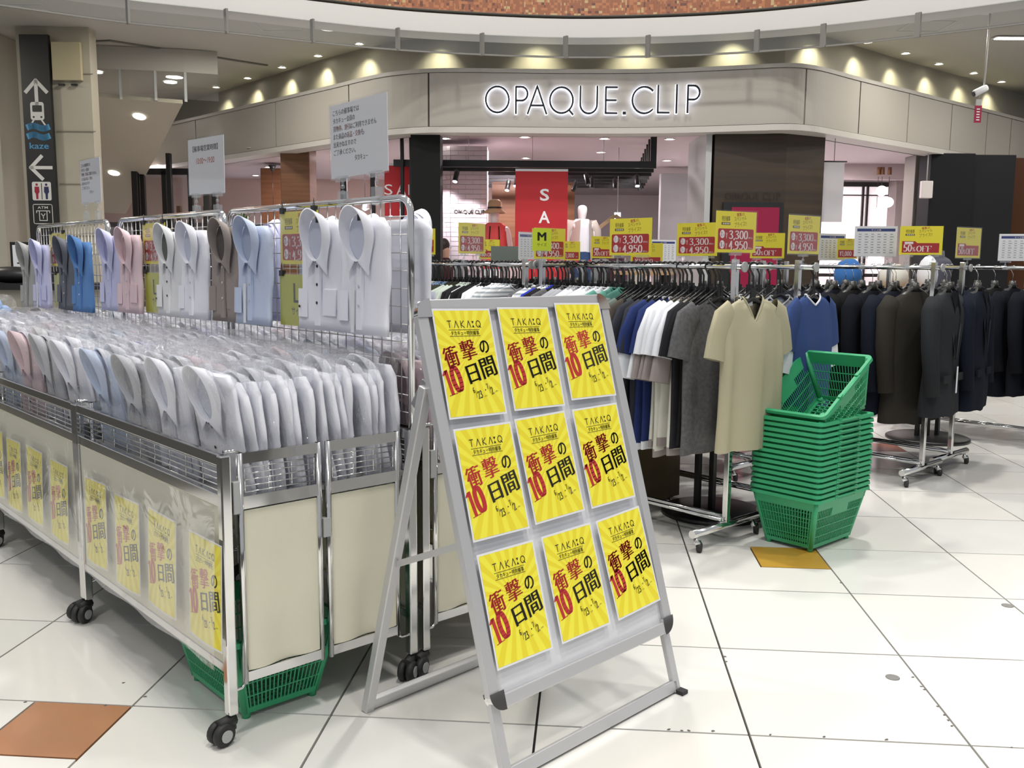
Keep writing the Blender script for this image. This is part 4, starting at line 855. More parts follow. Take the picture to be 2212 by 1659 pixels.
# ================================================================ SHOPPING BASKETS
def basket_mesh():
    b = MB(); X0, Y0, X1, Y1, Z = .178, .122, .232, .170, .262; zb = .018
    def P3(sx, sy, z): f = (z-zb)/(Z-zb); return Vector((sx*(X0+(X1-X0)*f), sy*(Y0+(Y1-Y0)*f), z))
    def side(long, sgn):
        nn = Vector((0, sgn, -.18)) if long else Vector((sgn, 0, -.2)); n = 27 if long else 19
        def pt(u, z):
            f = (z-zb)/(Z-zb); X = X0+(X1-X0)*f; Y = Y0+(Y1-Y0)*f
            return Vector((u*(X-.012), sgn*Y, z)) if long else Vector((sgn*X, u*(Y-.012), z))
        for i in range(n+1):
            u = -1+2*i/n; w_ = .012 if i in (0, n) else .0038; zt = Z-.052
            if long and abs(u) < .36: zt = Z-.095
            b.bar(pt(u, zb+.012), pt(u, zt), w_, .0026, nn)
        for z, w_ in ((zb+.008, .018), (zb+.055, .004), (zb+.10, .004), (zb+.145, .004), (Z-.055, .006), (Z-.026, .052)): b.bar(pt(-1.03, z), pt(1.03, z), w_, .0028, nn)
        if long: b.bar(pt(-.36, Z-.075), pt(.36, Z-.075), .05, .003, nn)
    for s in (1, -1): side(True, s); side(False, s)
    for sx in (1, -1):
        for sy in (1, -1):
            b.tube([P3(sx, sy, zb)-Vector((sx*.008, sy*.008, 0)), P3(sx, sy, Z)-Vector((sx*.008, sy*.008, 0))], .011, 8)
            b.tube([(sx*(X0-.014), sy*(Y0-.014), 0), (sx*(X0-.014), sy*(Y0-.014), .03)], .013, 8)
    # rim
    def ring(x, y, z, r=.03):
        out = []
        for cx, cy, a0 in ((1, 1, 0), (-1, 1, 90), (-1, -1, 180), (1, -1, 270)): out += [(cx*(x-r)+r*math.cos(math.radians(a0+90*i/5)), cy*(y-r)+r*math.sin(math.radians(a0+90*i/5)), z) for i in range(6)]
        return out
    R0, R1, R2, R3 = ring(X1, Y1, Z), ring(X1+.013, Y1+.013, Z), ring(X1+.015, Y1+.015, Z-.015), ring(X1+.012, Y1+.012, Z-.0155)
    n = len(R0); vs = R0+R1+R2+R3+ring(X1, Y1, Z-.004); fs = []
    for k in range(4):
        for i in range(n): fs.append((k*n+i, k*n+(i+1) % n, (k+1)*n+(i+1) % n, (k+1)*n+i))
    b.add(vs, fs, 0, False)
    # floor lattice
    for i in range(15): x = -X0+.012+(2*X0-.024)*i/14; b.bar((x, -Y0, zb), (x, Y0, zb), .006, .003)
    for i in range(9): y = -Y0+.012+(2*Y0-.024)*i/8; b.bar((-X0, y, zb), (X0, y, zb), .006, .003)
    b.bar((-X0, -Y0+.006, zb), (X0, -Y0+.006, zb), .014, .004); b.bar((-X0, Y0-.006, zb), (X0, Y0-.006, zb), .014, .004)
    for s in (1, -1):
        for x in (-.085, .085): b.box(x-.012, x+.012, s*(Y1+.008)-.008, s*(Y1+.008)+.008, Z-.014, Z+.006)
    h = MB()
    for s in (1, -1):
        h.tube([(-.085, s*(Y1+.012), Z-.004), (-.085, s*(Y1+.018), Z-.002), (.085, s*(Y1+.018), Z-.002), (.085, s*(Y1+.012), Z-.004)], .0045, 6)
    return b.mesh('basket_body', GREEN), h.mesh('handle', GREEN)
BK, BH = basket_mesh()
def basket(M, label, group=None):
    o = link('shopping_basket', BK); o.matrix_basis = M; o['label'] = label; o['category'] = 'basket'
    if group: o['group'] = group
    link('handle', BH, o); return o
bx, by = 2.925, -.045
for k in range(15):
    basket(Matrix.Translation((bx+random.uniform(-.002, .002), by+random.uniform(-.002, .002), k*.0253)) @ Matrix.Rotation(random.uniform(-.006, .006), 4, 'Z'), 'green shopping basket, %s from the floor in the tall stack' % nth(k+1), 'stacked green baskets')
T_ = math.radians(-31)
M = Matrix.Translation((bx-.232, by, 15*.0253+.262)) @ Matrix.Rotation(T_, 4, 'Y') @ Matrix.Translation((.245, 0, -.262))
basket(M, 'green shopping basket lying tilted open on top of the stack')
basket(Matrix.Translation((.195, .258, 0)) @ Matrix.Rotation(PI/2, 4, 'Z'), 'green shopping basket standing on the floor under the nearest bin')
# ================================================================ RACKS
def rack(label, t, s0, s1, z=1.30, foot=.5, ext=.05, low=True):
    r = thing('clothes_rack', label, 'clothes rack', (t, s0, 0)); L = s1-s0
    MB().tube([(0, -ext, z), (0, L+ext, z)], .0125, 12).build('top_rail', CHROME, r)
    for y in (-ext, L+ext): MB().tube([(0, y-.004, z), (0, y+.004, z)], .024, 16).build('rail_end', GREYP, r)
    for y in (0, L):
        MB().box(-.014, .014, y-.014, y+.014, .09, 1.335).build('upright', CHROME, r, bevel=.003)
        MB().tube([(-foot/2, y, .088), (foot/2, y, .088)], .019, 14).build('foot_tube', CHROME, r)
        for x in (-foot/2+.03, foot/2-.03):
            b = MB(); M = Matrix.Translation((x+.012, y-.012, .024)) @ Matrix.Rotation(PI/2, 4, 'X') @ Matrix.Rotation(.5, 4, 'Y'); b.lathe([(.018, -.013), (.024, -.009), (.024, .009), (.018, .013)], 14, M=M); o = b.build('caster', RUBBER, r)
            MB().tube([(x, y, .075), (x, y, .05), (x+.01, y-.008, .04)], [.006, .014, .020], 10).build('caster_hood', CHROME, o)
    if low:
        for dx in (-.03, .03): MB().tube([(dx, 0, .115), (dx, L, .115)], .010, 8).build('lower_rail', CHROME, r)
    return r
RK = [('A', 2.58, .19, 1.46, 'front clothes rack, right half, with the beige tee at its end'), ('A', 2.58, 1.60, 3.05, 'front clothes rack, left half, running behind the wire grid'),
      ('B', 3.20, .24, 1.55, 'second clothes rack row with the blue tee at its end'), ('B', 3.20, 1.62, 3.0, 'second clothes rack row, farther half'),
      ('C', 4.56, .15, 1.40, 'rack of dark suit jackets whose wheels stand right of the baskets'), ('D', 5.06, .19, 1.45, 'suit jacket rack just behind and right of the first jacket rack'),
      ('E', 6.35, -1.30, -.05, 'farther suit jacket rack cut off by the right edge of the picture'), ('E', 6.35, .05, 1.3, 'farther jacket rack standing behind the others'),
      ('F', 3.9, .9, 2.3, 'dark clothes rack in the middle of the sale area'), ('F', 3.9, 2.4, 3.8, 'dark clothes rack behind the left half of the second row'), ('G', 6.0, 2.3, 3.6, 'dark clothes rack near the shop entrance')]
for _, t, a, b_, lb in RK: rack(lb, t, a, b_, foot=.52, ext=.10 if 'blue tee' in lb else .05)
# ---- hangers
b = MB(); b.tube([(0, 0, .0), (0, 0, .07), (0, 0, .105)]+[(0, -.0+.0215*math.sin(a), .145-.0215*math.cos(a)) for a in (.6, 1.2, 1.8, 2.4, 3.0, 3.6, 4.2)], .0052, 6)
b.tube([(-.20, 0, -.078), (-.10, 0, -.03), (0, 0, .004), (.10, 0, -.03), (.20, 0, -.078)], .007, 6, flat=1.7); b.box(-.020, .020, -.004, .004, -.01, .052); b.tube([(-.15, 0, -.028), (0, 0, .046), (.15, 0, -.028)], .0045, 6)
HANG = b.mesh('hanger', BLACK)
b = MB(); b.tube([(0, 0, .04), (0, 0, .105)]+[(0, .0215*math.sin(a), .145-.0215*math.cos(a)) for a in (.6, 1.2, 1.8, 2.4, 3.0, 3.6)], .0022, 6); JHK = b.mesh('hook', CHROME)
b = MB(); b.grid(lambda u, v: ((u-.5)*.34, (.012+.02*abs(u-.5)*2)*math.sin(v*2*PI), .022-.16*abs(u-.5)**1.4*1.6+(.016)*math.cos(v*2*PI)), 13, 9); b.tube([(0, 0, .0), (0, 0, .055)], [.03, .022], 10); JHG = b.mesh('jacket_hanger', mat('smoky_plastic', (.04, .04, .038), .3))
# ---- garments
def tee(seed, L=.69, neck='crew', W=.225, T=.020):
    rnd = random.Random(seed); ph = [rnd.uniform(0, 6.3) for _ in range(6)]; fa = rnd.uniform(.006, .012)
    def A(d):  # half width at drop d
        if d < .065: return .080+(W-.080)*(d/.065)**.8
        return W+.015*min(1, (d-.065)/.2)+.006*math.sin(d*9+ph[0])
    def f(u, v):
        d = L*v**1.15; a = 2*PI*u; ca, sa = math.cos(a), math.sin(a); w_ = A(d); x = w_*math.copysign(abs(ca)**.8, ca)
        y = (T*(.5+min(1, d/.25)*.9))*math.copysign(abs(sa)**.75, sa); y += fa*min(1, d/.3)*(math.sin(x*26+ph[1]+d*2)+.5*math.sin(x*55+ph[2]))
        z = -d
        if d < .12 and abs(x) < .085:
            q = (1-abs(x)/.085)
            if sa < 0: z -= (.115*q if neck == 'v' else .055*q**.6)*(1-d/.12)
            else: z -= .012*q*(1-d/.12)
        return (x, y, z+.012*math.sin(x*8+ph[3])*v)
    b = MB(); b.grid(f, 40, 18, 0, True, True); body = b.mesh('tee_body', WHITEP)
    k = [f(i/40, 0) for i in range(41)]; b = MB(); b.tube(k[:-1], .0055, 5, closed=True); col_ = b.mesh('neck_rib', WHITEP)
    sw = rnd.uniform(-.02, .02); SL = [MB(), MB()]; US = [MB(), MB()]
    for s in (-1, 1): SL[s > 0].tube([(s*(W-.055), 0, -.060), (s*(W+.005), .004*s, -.095), (s*(W+.035+sw), 0, -.18), (s*(W+.055+sw), 0, -.27)], [.020, .026, .026, .027], 12, cap=False, flat=2.9)
    sleeve = [q.mesh('sleeve', WHITEP) for q in SL]
    for s in (-1, 1): US[s > 0].tube([(s*(W+.025+sw), 0, -.18), (s*(W+.055+sw), 0, -.28), (s*(W+.075+sw), 0, -.38)], [.018, .020, .022], 12, cap=False, flat=3.2)
    under = [q.mesh('under_sleeve', WHITEP) for q in US]
    h = MB(); h.grid(lambda u, v: tuple(Vector(f(u, 1))*1 + Vector((0, 0, -.04*v+.01))), 40, 3, 0, True, True); hem = h.mesh('under_hem', WHITEP)
    return body, sleeve, under, hem, col_
TEES = [tee(i, random.uniform(.64, .72), T=.016) for i in range(5)]; VTEE = tee(21, .70, 'v', .232, .034); BTEE = tee(22, .66, 'crew', .225, .032)
CC_ = {}
def cl(name, c, **k): return mat('cloth_'+name.replace(' ', '_').replace('-', '_'), c, .9, bump=.15, bscale=350, spec=.2, **k)
def stripem():
    m = mat('cloth_grey_striped', (.5, .52, .54), .85); nt = m.node_tree; tc = nt.nodes.new('ShaderNodeTexCoord'); w_ = nt.nodes.new('ShaderNodeTexWave'); w_.bands_direction = 'Z'; w_.inputs['Scale'].default_value = 14
    cr = nt.nodes.new('ShaderNodeValToRGB'); cr.color_ramp.elements[0].color = (.28, .31, .34, 1); cr.color_ramp.elements[1].color = (.62, .64, .66, 1); cr.color_ramp.elements[0].position = .4; cr.color_ramp.elements[1].position = .5
    nt.links.new(tc.outputs['Object'], w_.inputs[0]); nt.links.new(w_.outputs['Fac'], cr.inputs[0]); nt.links.new(cr.outputs[0], nt.nodes['Principled BSDF'].inputs['Base Color']); return m
PAL = {'heather grey': cl('heather grey', (.11, .11, .115), var=.5, vscale=60), 'black': cl('black', (.010, .010, .012)), 'charcoal': cl('charcoal', (.022, .023, .028)), 'white': cl('white', (.70, .72, .76)), 'off-white': cl('off-white', (.60, .59, .53)),
       'mauve grey': cl('mauve grey', (.27, .235, .225)), 'navy': cl('navy', (.020, .035, .13)), 'dark slate': cl('dark slate', (.030, .034, .045)), 'sage': cl('sage', (.13, .16, .145)), 'teal': cl('teal', (.10, .27, .22)), 'pale sage': cl('pale sage', (.42, .48, .43)),
       'brown-grey': cl('brown-grey', (.065, .055, .045)), 'light grey': cl('light grey', (.33, .34, .37)), 'grey striped': stripem(), 'royal blue': cl('royal blue', (.02, .035, .38)), 'olive black': cl('olive black', (.022, .024, .014)), 'denim blue': cl('denim blue', (.13, .19, .31)),
       'midnight': cl('midnight', (.012, .018, .035)), 'ivory': cl('ivory', (.62, .60, .54)), 'beige': cl('beige', (.42, .39, .27), var=.05, vscale=6), 'blue': cl('blue', (.035, .065, .19), var=.04), 'dark teal': cl('dark teal', (.04, .09, .10))}
def garment(me, x, s, colour, label, group, z=1.155, yaw=0., layer=None, hemc=None, hang=True, ord_=''):
    o = link('tee_shirt', me[0]); own(o, PAL[colour]); o.location = (x, s, z); o.rotation_euler = (0, 0, yaw); o['label'] = label; o['category'] = 'T-shirt'; o['group'] = group
    [own(link('sleeve', q, o), PAL[colour]) for q in me[1]]; own(link('neck_rib', me[4], o), PAL[hemc or colour])
    if layer: [own(link('under_sleeve', q, o), PAL[layer]) for q in me[2]]
    if hemc: own(link('under_hem', me[3], o), PAL[hemc])
    if hang:
        h = link('clothes_hanger', HANG); h.location = (x, s, 1.155); h.rotation_euler = (0, 0, yaw); h['label'] = 'black hanger of the ' + ord_; h['category'] = 'hanger'; h['group'] = 'hangers, '+group
    return o
seqA = ['heather grey', 'black', 'charcoal', ('white', 'mauve grey'), ('white', 'mauve grey'), ('white', 'mauve grey'), ('white', 'mauve grey'), ('navy', 'white'), ('navy', 'white'), ('dark slate', 'white'), ('dark slate', 'white'), ('dark slate', 'white'), 'black', 'brown-grey', 'sage', 'sage', 'sage', 'teal', 'white', 'white', 'light grey', 'white', 'light grey', 'light grey', 'heather grey', 'black', 'royal blue', 'grey striped', 'heather grey', 'grey striped', 'grey striped', 'white', 'white', 'black', 'white', 'black', 'pale sage', 'pale sage', 'olive black', 'olive black', 'olive black', 'denim blue', 'denim blue', 'light grey', 'ivory', 'ivory', 'midnight', 'midnight', 'midnight', 'denim blue', 'dark teal', 'dark teal', 'midnight', 'dark teal', 'black', 'white', 'black', 'denim blue', 'black', 'midnight']
near_, far_ = seqA[:17], seqA[17:]; seqA = near_+[c for i, c in enumerate(far_) for _ in range(2 if i % 2 == 0 and c != 'royal blue' else 1)][:64]
random.seed(3)
ga = 'T-shirts on the front rack'
s = .265
for k, c in enumerate(seqA):
    if 1.42 < s < 1.50: s = 1.63
    lay = None; hc = None
    if isinstance(c, tuple): c, lay = c; hc = lay
    body = 'off-white' if (c, lay) == ('white', 'mauve grey') else c
    nm = c+(' layered' if lay else '')
    o = garment(TEES[k % 5], 2.58+random.uniform(-.012, .012), s, c, '%s tee, front rack, %s behind the beige one' % (nm, nth(k+1)), ga, z=(1.155 if k < 17 else 1.19), yaw=random.uniform(-.10, .06)-.05, layer=lay, hemc=hc, ord_='%s tee, front rack, %s behind the beige one' % (nm, nth(k+1)))
    if body != c: own(o, PAL[body])
    s += (.033 if k < 17 else .034)+random.uniform(-.003, .003)
vt = garment(VTEE, 2.60, .105, 'beige', 'beige V-neck tee facing out at the near end of the front rack', 'tees facing out at rack ends', z=1.165, yaw=.03, ord_='beige V-neck tee at the rack end')

for k, c in enumerate(['white']*6+['dark slate', 'charcoal', 'midnight', 'black', 'dark teal', 'light grey', 'black', 'midnight', 'charcoal', 'black', 'sage', 'black', 'midnight', 'charcoal', 'black', 'dark slate', 'midnight', 'black']+['black', 'midnight', 'charcoal', 'black', 'dark slate']*4):
    garment(TEES[(k*2) % 5], 3.20, .34+k*.062, c, '%s tee on the second rack row, %s behind the blue one' % (c, nth(k+1)), 'T-shirts on the second rack row', yaw=random.uniform(-.1, .08), ord_='%s tee behind the blue one, %s back' % (c, nth(k+1)))
garment(BTEE, 3.24, .175, 'blue', 'blue tee over a long white undershirt facing out at the second rack end', 'tees facing out at rack ends', z=1.165, yaw=.12, layer='white', hemc='white', ord_='blue layered tee at the second rack end')
MB().tube([(.082*math.cos(PI*i/8), .004+.018*math.sin(PI*i/8), -.018-.006*math.sin(PI*i/8)) for i in range(9)], .006, 6, flat=1.6).build('neck_tape', BLACK, vt); MB().box(-.022, .022, .012, .014, -.040, -.016).build('neck_label', PAPER, vt)
# ---- jackets
def jacket(seed, W=.225, L=.76, open_=False):
    rnd = random.Random(seed); ph = [rnd.uniform(0, 6.3) for _ in range(4)]
    def f(u, v):
        d = L*v; a = 2*PI*u; ca, sa = math.cos(a), math.sin(a)
        w_ = (.075+(W-.075)*(min(1, d/.07))**.7); w_ += -.018*math.exp(-((d-.36)/.12)**2)+.012*v
        T = .035+.035*min(1, d/.12); x = w_*math.copysign(abs(ca)**.85, ca); y = T*math.copysign(abs(sa)**.7, sa)*(1+.12*math.sin(d*11+ph[0]))
        z = -d-(.02*(1-min(1, abs(x)/.1)) if (v > .95 and sa < 0) else 0)
        return (x, y+.004*math.sin(x*30+ph[1]), z)
    b = MB(); b.grid(f, 30, 16, 0, True, True); body = b.mesh('jacket_body', BLACK); SL = [MB(), MB()]
    for s in (-1, 1): SL[s > 0].tube([(s*(W-.035), .004, -.052), (s*(W+.012), .0, -.11), (s*(W+.028), -.012, -.32), (s*(W+.022), -.038, -.60)], [.045, .055, .050, .043], 14, cap=True, flat=1.25)
    cb = MB(); cb.grid(lambda u, v: ((.078+.02*v)*math.cos(PI*(u*1.2-.1)), .03*math.sin(PI*(u*1.2-.1))+.012*v, .018-.045*v), 14, 3)
    lp = MB()
    for s in (-1, 1):
        lp.add([(s*.070, -.030, .01), (s*.105, -.066, -.14), (s*.075, -.072, -.155), (s*.090, -.075, -.19), (s*.012, -.083, -.40), (s*.055, -.050, -.10)], [(0, 1, 2, 5), (5, 2, 3, 4)] if s > 0 else [(5, 2, 1, 0), (4, 3, 2, 5)], 0, False)
    vs = [(-.058, -.052, -.0), (.058, -.052, 0), (.055, -.076, -.10), (.013, -.081, -.40), (-.013, -.081, -.40), (-.055, -.076, -.10)]
    vn = MB().add(vs, [tuple(range(6))]).mesh('shirt_opening', BLACK)
    bt = MB()
    for s in (-1, 1):
        for i in range(3): bt.lathe([(.006, -.001), (.006, .002)], 8, M=Matrix.Translation((s*(W+.055), -.055, -.56+i*.018)) @ Matrix.Rotation(PI/2, 4, 'X'))
    fl = MB()
    for s in (-1, 1): fl.box(min(s*.06, s*.175), max(s*.06, s*.175), -.079, -.068, -.53, -.485)
    return body, [q.mesh('sleeve', BLACK) for q in SL], cb.mesh('collar', BLACK), lp.mesh('lapels', BLACK), vn, bt.mesh('sleeve_buttons', GREYP), fl.mesh('pocket_flaps', BLACK)
JK = [jacket(i, random.uniform(.215, .23), random.uniform(.72, .80)) for i in range(4)]
JP = {'black': mat('suit_black', (.007, .007, .0075), .9, bump=.1, spec=.15), 'navy': mat('suit_navy', (.0065, .009, .017), .9, bump=.1, spec=.15), 'charcoal': mat('suit_charcoal', (.022, .024, .027), .9, bump=.1, spec=.15), 'brown-grey': mat('suit_brown_grey', (.028, .025, .021), .9, bump=.1, spec=.15), 'midnight': mat('suit_midnight', (.005, .006, .010), .9, bump=.1, spec=.15)}
def jack(me, x, s, c, label, group, yaw=0., z=1.155, front=False, tag=False, ord_=''):
    o = link('suit_jacket', me[0]); own(o, JP[c]); o.location = (x, s, z); o.rotation_euler = (0, 0, yaw); o['label'] = label; o['category'] = 'jacket'; o['group'] = group
    [own(link('sleeve', q, o), JP[c]) for q in me[1]]; own(link('collar', me[2], o), JP[c]); link('sleeve_buttons', me[5], o)
    if front:
        own(link('lapels', me[3], o), mat('lapel_'+c, tuple(q*1.25 for q in JP[c].node_tree.nodes['Principled BSDF'].inputs['Base Color'].default_value[:3]), .8)); own(link('lining_opening', me[4], o), JP['midnight']); own(link('pocket_flaps', me[6], o), JP[c])
    if tag: MB().box(.02, .042, -.088, -.086, -.60, -.44).build('paper_tag', PAPER, o)
    h = link('jacket_hanger', JHG); h.location = (x, s, z); h.rotation_euler = (0, 0, yaw); h['label'] = 'smoky hanger of the '+ord_; h['category'] = 'hanger'; h['group'] = 'hangers, '+group; link('hook', JHK, h)
random.seed(9)
gj = 'suit jackets on the front jacket rack'
for k, (s_, c) in enumerate(((.26, 'brown-grey'), (.40, 'navy'), (.53, 'midnight'), (.66, 'black'), (.79, 'navy'), (.92, 'midnight'), (1.05, 'navy'), (1.18, 'black'), (1.30, 'midnight'))):
    jack(JK[k % 4], 4.56, s_, c, '%s suit jacket on the front jacket rack, %s behind the charcoal one' % (c, nth(k+1)), gj, yaw=(-.25 if k == 0 else random.uniform(-.1, .05)), ord_='%s jacket, %s behind the charcoal one' % (c, nth(k+1)))
jack(JK[2], 4.60, .09, 'charcoal', 'charcoal suit jacket facing out with a white paper tag at the rack end', 'jackets facing out', yaw=.10, front=True, tag=True, ord_='charcoal jacket with the paper tag')
for k in range(9): jack(JK[(k+1) % 4], 5.06, .26+k*.12, ['navy', 'midnight', 'black'][k % 3], '%s suit jacket on the second jacket rack, %s from its near end' % (['navy', 'midnight', 'black'][k % 3], nth(k+2)), 'suit jackets on the second jacket rack', yaw=random.uniform(-.1, .1), ord_='%s jacket of the second jacket rack' % nth(k+2))
jack(JK[1], 5.08, .10, 'navy', 'dark navy suit jacket facing out at the end of the second jacket rack', 'jackets facing out', yaw=.15, front=True, ord_='navy jacket at the second rack end')
for k in range(19): jack(JK[k % 4], 6.35, -1.15+k*.125, ['midnight', 'black', 'navy', 'midnight'][k % 4], '%s suit jacket on the farther right rack, %s from its near end' % (['midnight', 'black', 'navy', 'midnight'][k % 4], nth(k+1)), 'suit jackets on the farther right rack', yaw=random.uniform(-.06, .06), z=1.15, ord_='%s jacket of the farther right rack' % nth(k+1))
for k in range(11): jack(JK[k % 4], 3.9, .96+k*.125, ['midnight', 'black', 'black'][k % 3], 'black garment on the middle rack behind the tees, %s from its near end' % nth(k+1), 'dark garments on the middle rack', yaw=random.uniform(-.06, .06), z=1.15, ord_='%s garment of the middle rack' % nth(k+1))
for k in range(12): jack(JK[k % 4], 3.9, 2.45+k*.115, ['black', 'midnight', 'navy'][k % 3], 'black garment on the rack behind the second row, %s from its near end' % nth(k+1), 'dark garments behind the second row', yaw=random.uniform(-.06, .06), z=1.15, ord_='%s garment behind the second row' % nth(k+1))
# ================================================================ CARDS ON STANDS
def card_mesh(kind):
    """returns (card, print) in local x right / y up, origin at the card's centre"""
    W_, H_ = {'price': (.257, .182), 'half': (.257, .182), 'table': (.257, .19), 'size_m': (.12, .12), 'size_l': (.25, .18), 'size_ll': (.25, .18), 'thousand': (.257, .182), 'blank': (.22, .16), 'notice': (.33, .235), 'hours': (.335, .225), 'notice_far': (.30, .22)}[kind]
    b = MB(); c = MB(); Z = .0014
    b.box(-W_/2, W_/2, -H_/2, H_/2, -.0012, .0012)
    def rect(x0, x1, y0, y1, m, z=Z): c.add([(x0, y0, z), (x1, y0, z), (x1, y1, z), (x0, y1, z)], [(0, 1, 2, 3)], m)
    if kind in ('price', 'half', 'thousand'):
        base = YEL; put(c, '特別催事', -.094, .046, .052, .024, Z, 2, bold=.01); rect(-.096, -.040, .030, .042, 2)
        for i in range(4): rect(-.086+i*.011, -.080+i*.011, .033, .039, 0, Z+.0003)
        put(c, '衝撃の', .000, .068, .05, .016, Z, 4, rot=.12, bold=.01); put(c, 'スペシャル', -.014, .046, .078, .020, Z, 2, rot=.12); put(c, 'プライス!!', -.012, .020, .078, .022, Z, 2, rot=.12)
    if kind == 'price':
        c.add([(x, y, Z) for x, y in rr(-.115, .113, -.077, .014, .008)], [tuple(range(20))], 1)
        for y, s_, n_ in ((-.004, '3,300', '2'), (-.050, '4,950', '3')):
            c.add([(x, yy, Z+.0004) for x, yy in ell(-.088, y-.006, .0155, .0185, n=16)[:-1]], [tuple(range(16))], 3); nib(c, n_, -.098, y-.016, .020, Z+.0008, 5, .8, .14, .05); put(c, '点', -.084, y-.014, .009, .010, Z+.0008, 5)
            nib(c, 'Y', -.066, y-.025, .026, Z+.0006, 3, .8, .10, .03); nib(c, s_, -.046, y-.027, .038, Z+.0006, 3, 1.32, .15, .035); put(c, '(税込)', .078, y-.026, .028, .010, Z+.0006, 3)
    elif kind == 'half':
        c.add([(x, y, Z) for x, y in [(-.113, -.077), (.110, -.077), (.110, -.016), (-.022, -.016), (-.035, -.004), (-.113, -.004)]], [tuple(range(6))], 1)
        rect(-.098, -.046, -.022, -.008, 3, Z+.0005); nib(c, '50', -.104, -.070, .046, Z+.0006, 3, 1.0, .16, .035); nib(c, '%', -.050, -.070, .030, Z+.0006, 3, 1.05, .08, .03); nib(c, 'OFF', -.026, -.070, .037, Z+.0006, 3, 1.45, .13, .03)
    elif kind == 'thousand':
        rect(-.113, .110, -.080, -.012, 1); nib(c, 'Y1,000', -.095, -.066, .042, Z+.0006, 3, 1.2, .14, .035); put(c, '(税込)', .07, -.064, .028, .012, Z+.0006, 3)
    elif kind == 'table':
        base = PAPER; rect(-.115, .115, .062, .080, 5); put(c, 'サイズ表', -.03, .065, .06, .011, Z+.0005, 3)
        for r in range(8):
            for q in range(6): rect(-.105+q*.038, -.088+q*.038+.006*((r*q) % 2), .043-r*.0165, .0465-r*.0165, 6)
            rect(-.115, .115, .036-r*.0165, .0365-r*.0165, 6)
    elif kind == 'size_m': base = LIMEL; put(c, 'M', -.025, -.005, .05, .045, Z, 7, heavy=.003); put(c, 'サイズ', -.03, -.035, .06, .018, Z, 7)
    elif kind == 'size_l':
        base = LIME; put(c, 'L', -.028, -.008, .055, .068, Z, 7); put(c, 'サイズ', -.043, -.052, .085, .032, Z, 7)
    elif kind == 'size_ll':
        base = LIME; put(c, 'LL', -.04, -.008, .085, .068, Z, 7); put(c, 'サイズ', -.043, -.052, .085, .032, Z, 7)
    elif kind == 'blank': base = mat('grey_card', (.16, .19, .17), .5)
    elif kind in ('notice', 'notice_far'):
        base = PAPER; k_ = W_/.33
        for i, segs in enumerate(([('こちらの催事場では', 7, .155)], [('タカキュー会員の', 7, .13)], [('買物券、割引', 4, .10), ('はご利用できません', 7, .15)], [('また商品の', 7, .08), ('返品・交換', 4, .08), ('も', 7, .018)], [('出来かねますので', 7, .135)], [('ご了承ください。', 7, .13)], [('タカキュー', 7, .075)])):
            x = -.145 if i < 6 else -.02
            for t_, m_, w_ in segs: put(c, t_, x*k_, (.083-i*.0255)*k_, w_*k_, .0185*k_, Z, m_, heavy=.0005); x += w_+.002
    elif kind == 'hours': base = PAPER; put(c, '【催事場営業時間】', -.12, .060, .235, .024, Z, 7, heavy=.0006); put(c, '10:00〜19:00', -.088, .010, .17, .024, Z, 4, bold=.01)
    return W_, H_, b.mesh('card', base), c.mesh('print', [PAPER, DRED, OLIVE, PINKW, mat('print_rust', (.45, .06, .02), .5), NAVYI, GREYI, INK]) if c.v else None
CM = {}
def card(kind, pos, ang, label, tilt=0., stand=True, two=False, group=None, drop=.085, clips=False, roll=0., scale=1.):
    if kind not in CM: CM[kind] = card_mesh(kind)
    W_, H_, me, pr = CM[kind]; M = card_mat(pos, ang, tilt) @ Matrix.Rotation(roll, 4, 'Z') @ Matrix.Scale(scale, 4)
    o = bpy.data.objects.new('card_sign', None); COL.objects.link(o); o.matrix_basis = M; o['label'] = label; o['category'] = 'sign'
    if group: o['group'] = group
    link('card', me, o)
    if pr: link('print', pr, o)
    key = 'h'+kind
    if key not in CM:
        b = MB(); e_ = .006
        b.box(-W_/2-e_, W_/2+e_, -H_/2-e_, H_/2+e_, .0022, .0032); CM[key] = b.mesh('clear_sleeve', film('card_sleeve', (.99, .99, .99), .006, .05, 0, 12, .0))
    link('clear_sleeve', CM[key], o)
    if stand:
        for x in ((-W_*.3, W_*.3) if two else (0,)):
            b = MB(); b.box(x-.035, x+.035, -H_/2-.013, -H_/2+.004, -.006, .006); b.tube([(x, -H_/2-.01, 0), (x, -H_/2-.028, 0)], .004, 6)
            for i in range(2): b.lathe([(.0001, -.008), (.007, -.004), (.007, .004), (.0001, .008)], 8, M=Matrix.Translation((x, -H_/2-.03-i*.018, 0)) @ Matrix.Rotation(PI/2, 4, 'X'), cap=False)
            b.box(x-.016, x+.016, -H_/2-drop+.0, -H_/2-.045, -.012, .012); b.build('clear_stand', CLEAR, o)
    if clips:
        for x in (-W_*.42, W_*.42):
            b = MB(); b.box(x-.012, x+.012, H_/2-.006, H_/2+.014, -.006, .008); b.tube([(x-.006, H_/2+.01, .002), (x, H_/2+.04, .002), (x+.006, H_/2+.01, .002)], .0012, 5); b.build('binder_clip', BLACK, o)
    return o
R45 = math.radians(45)
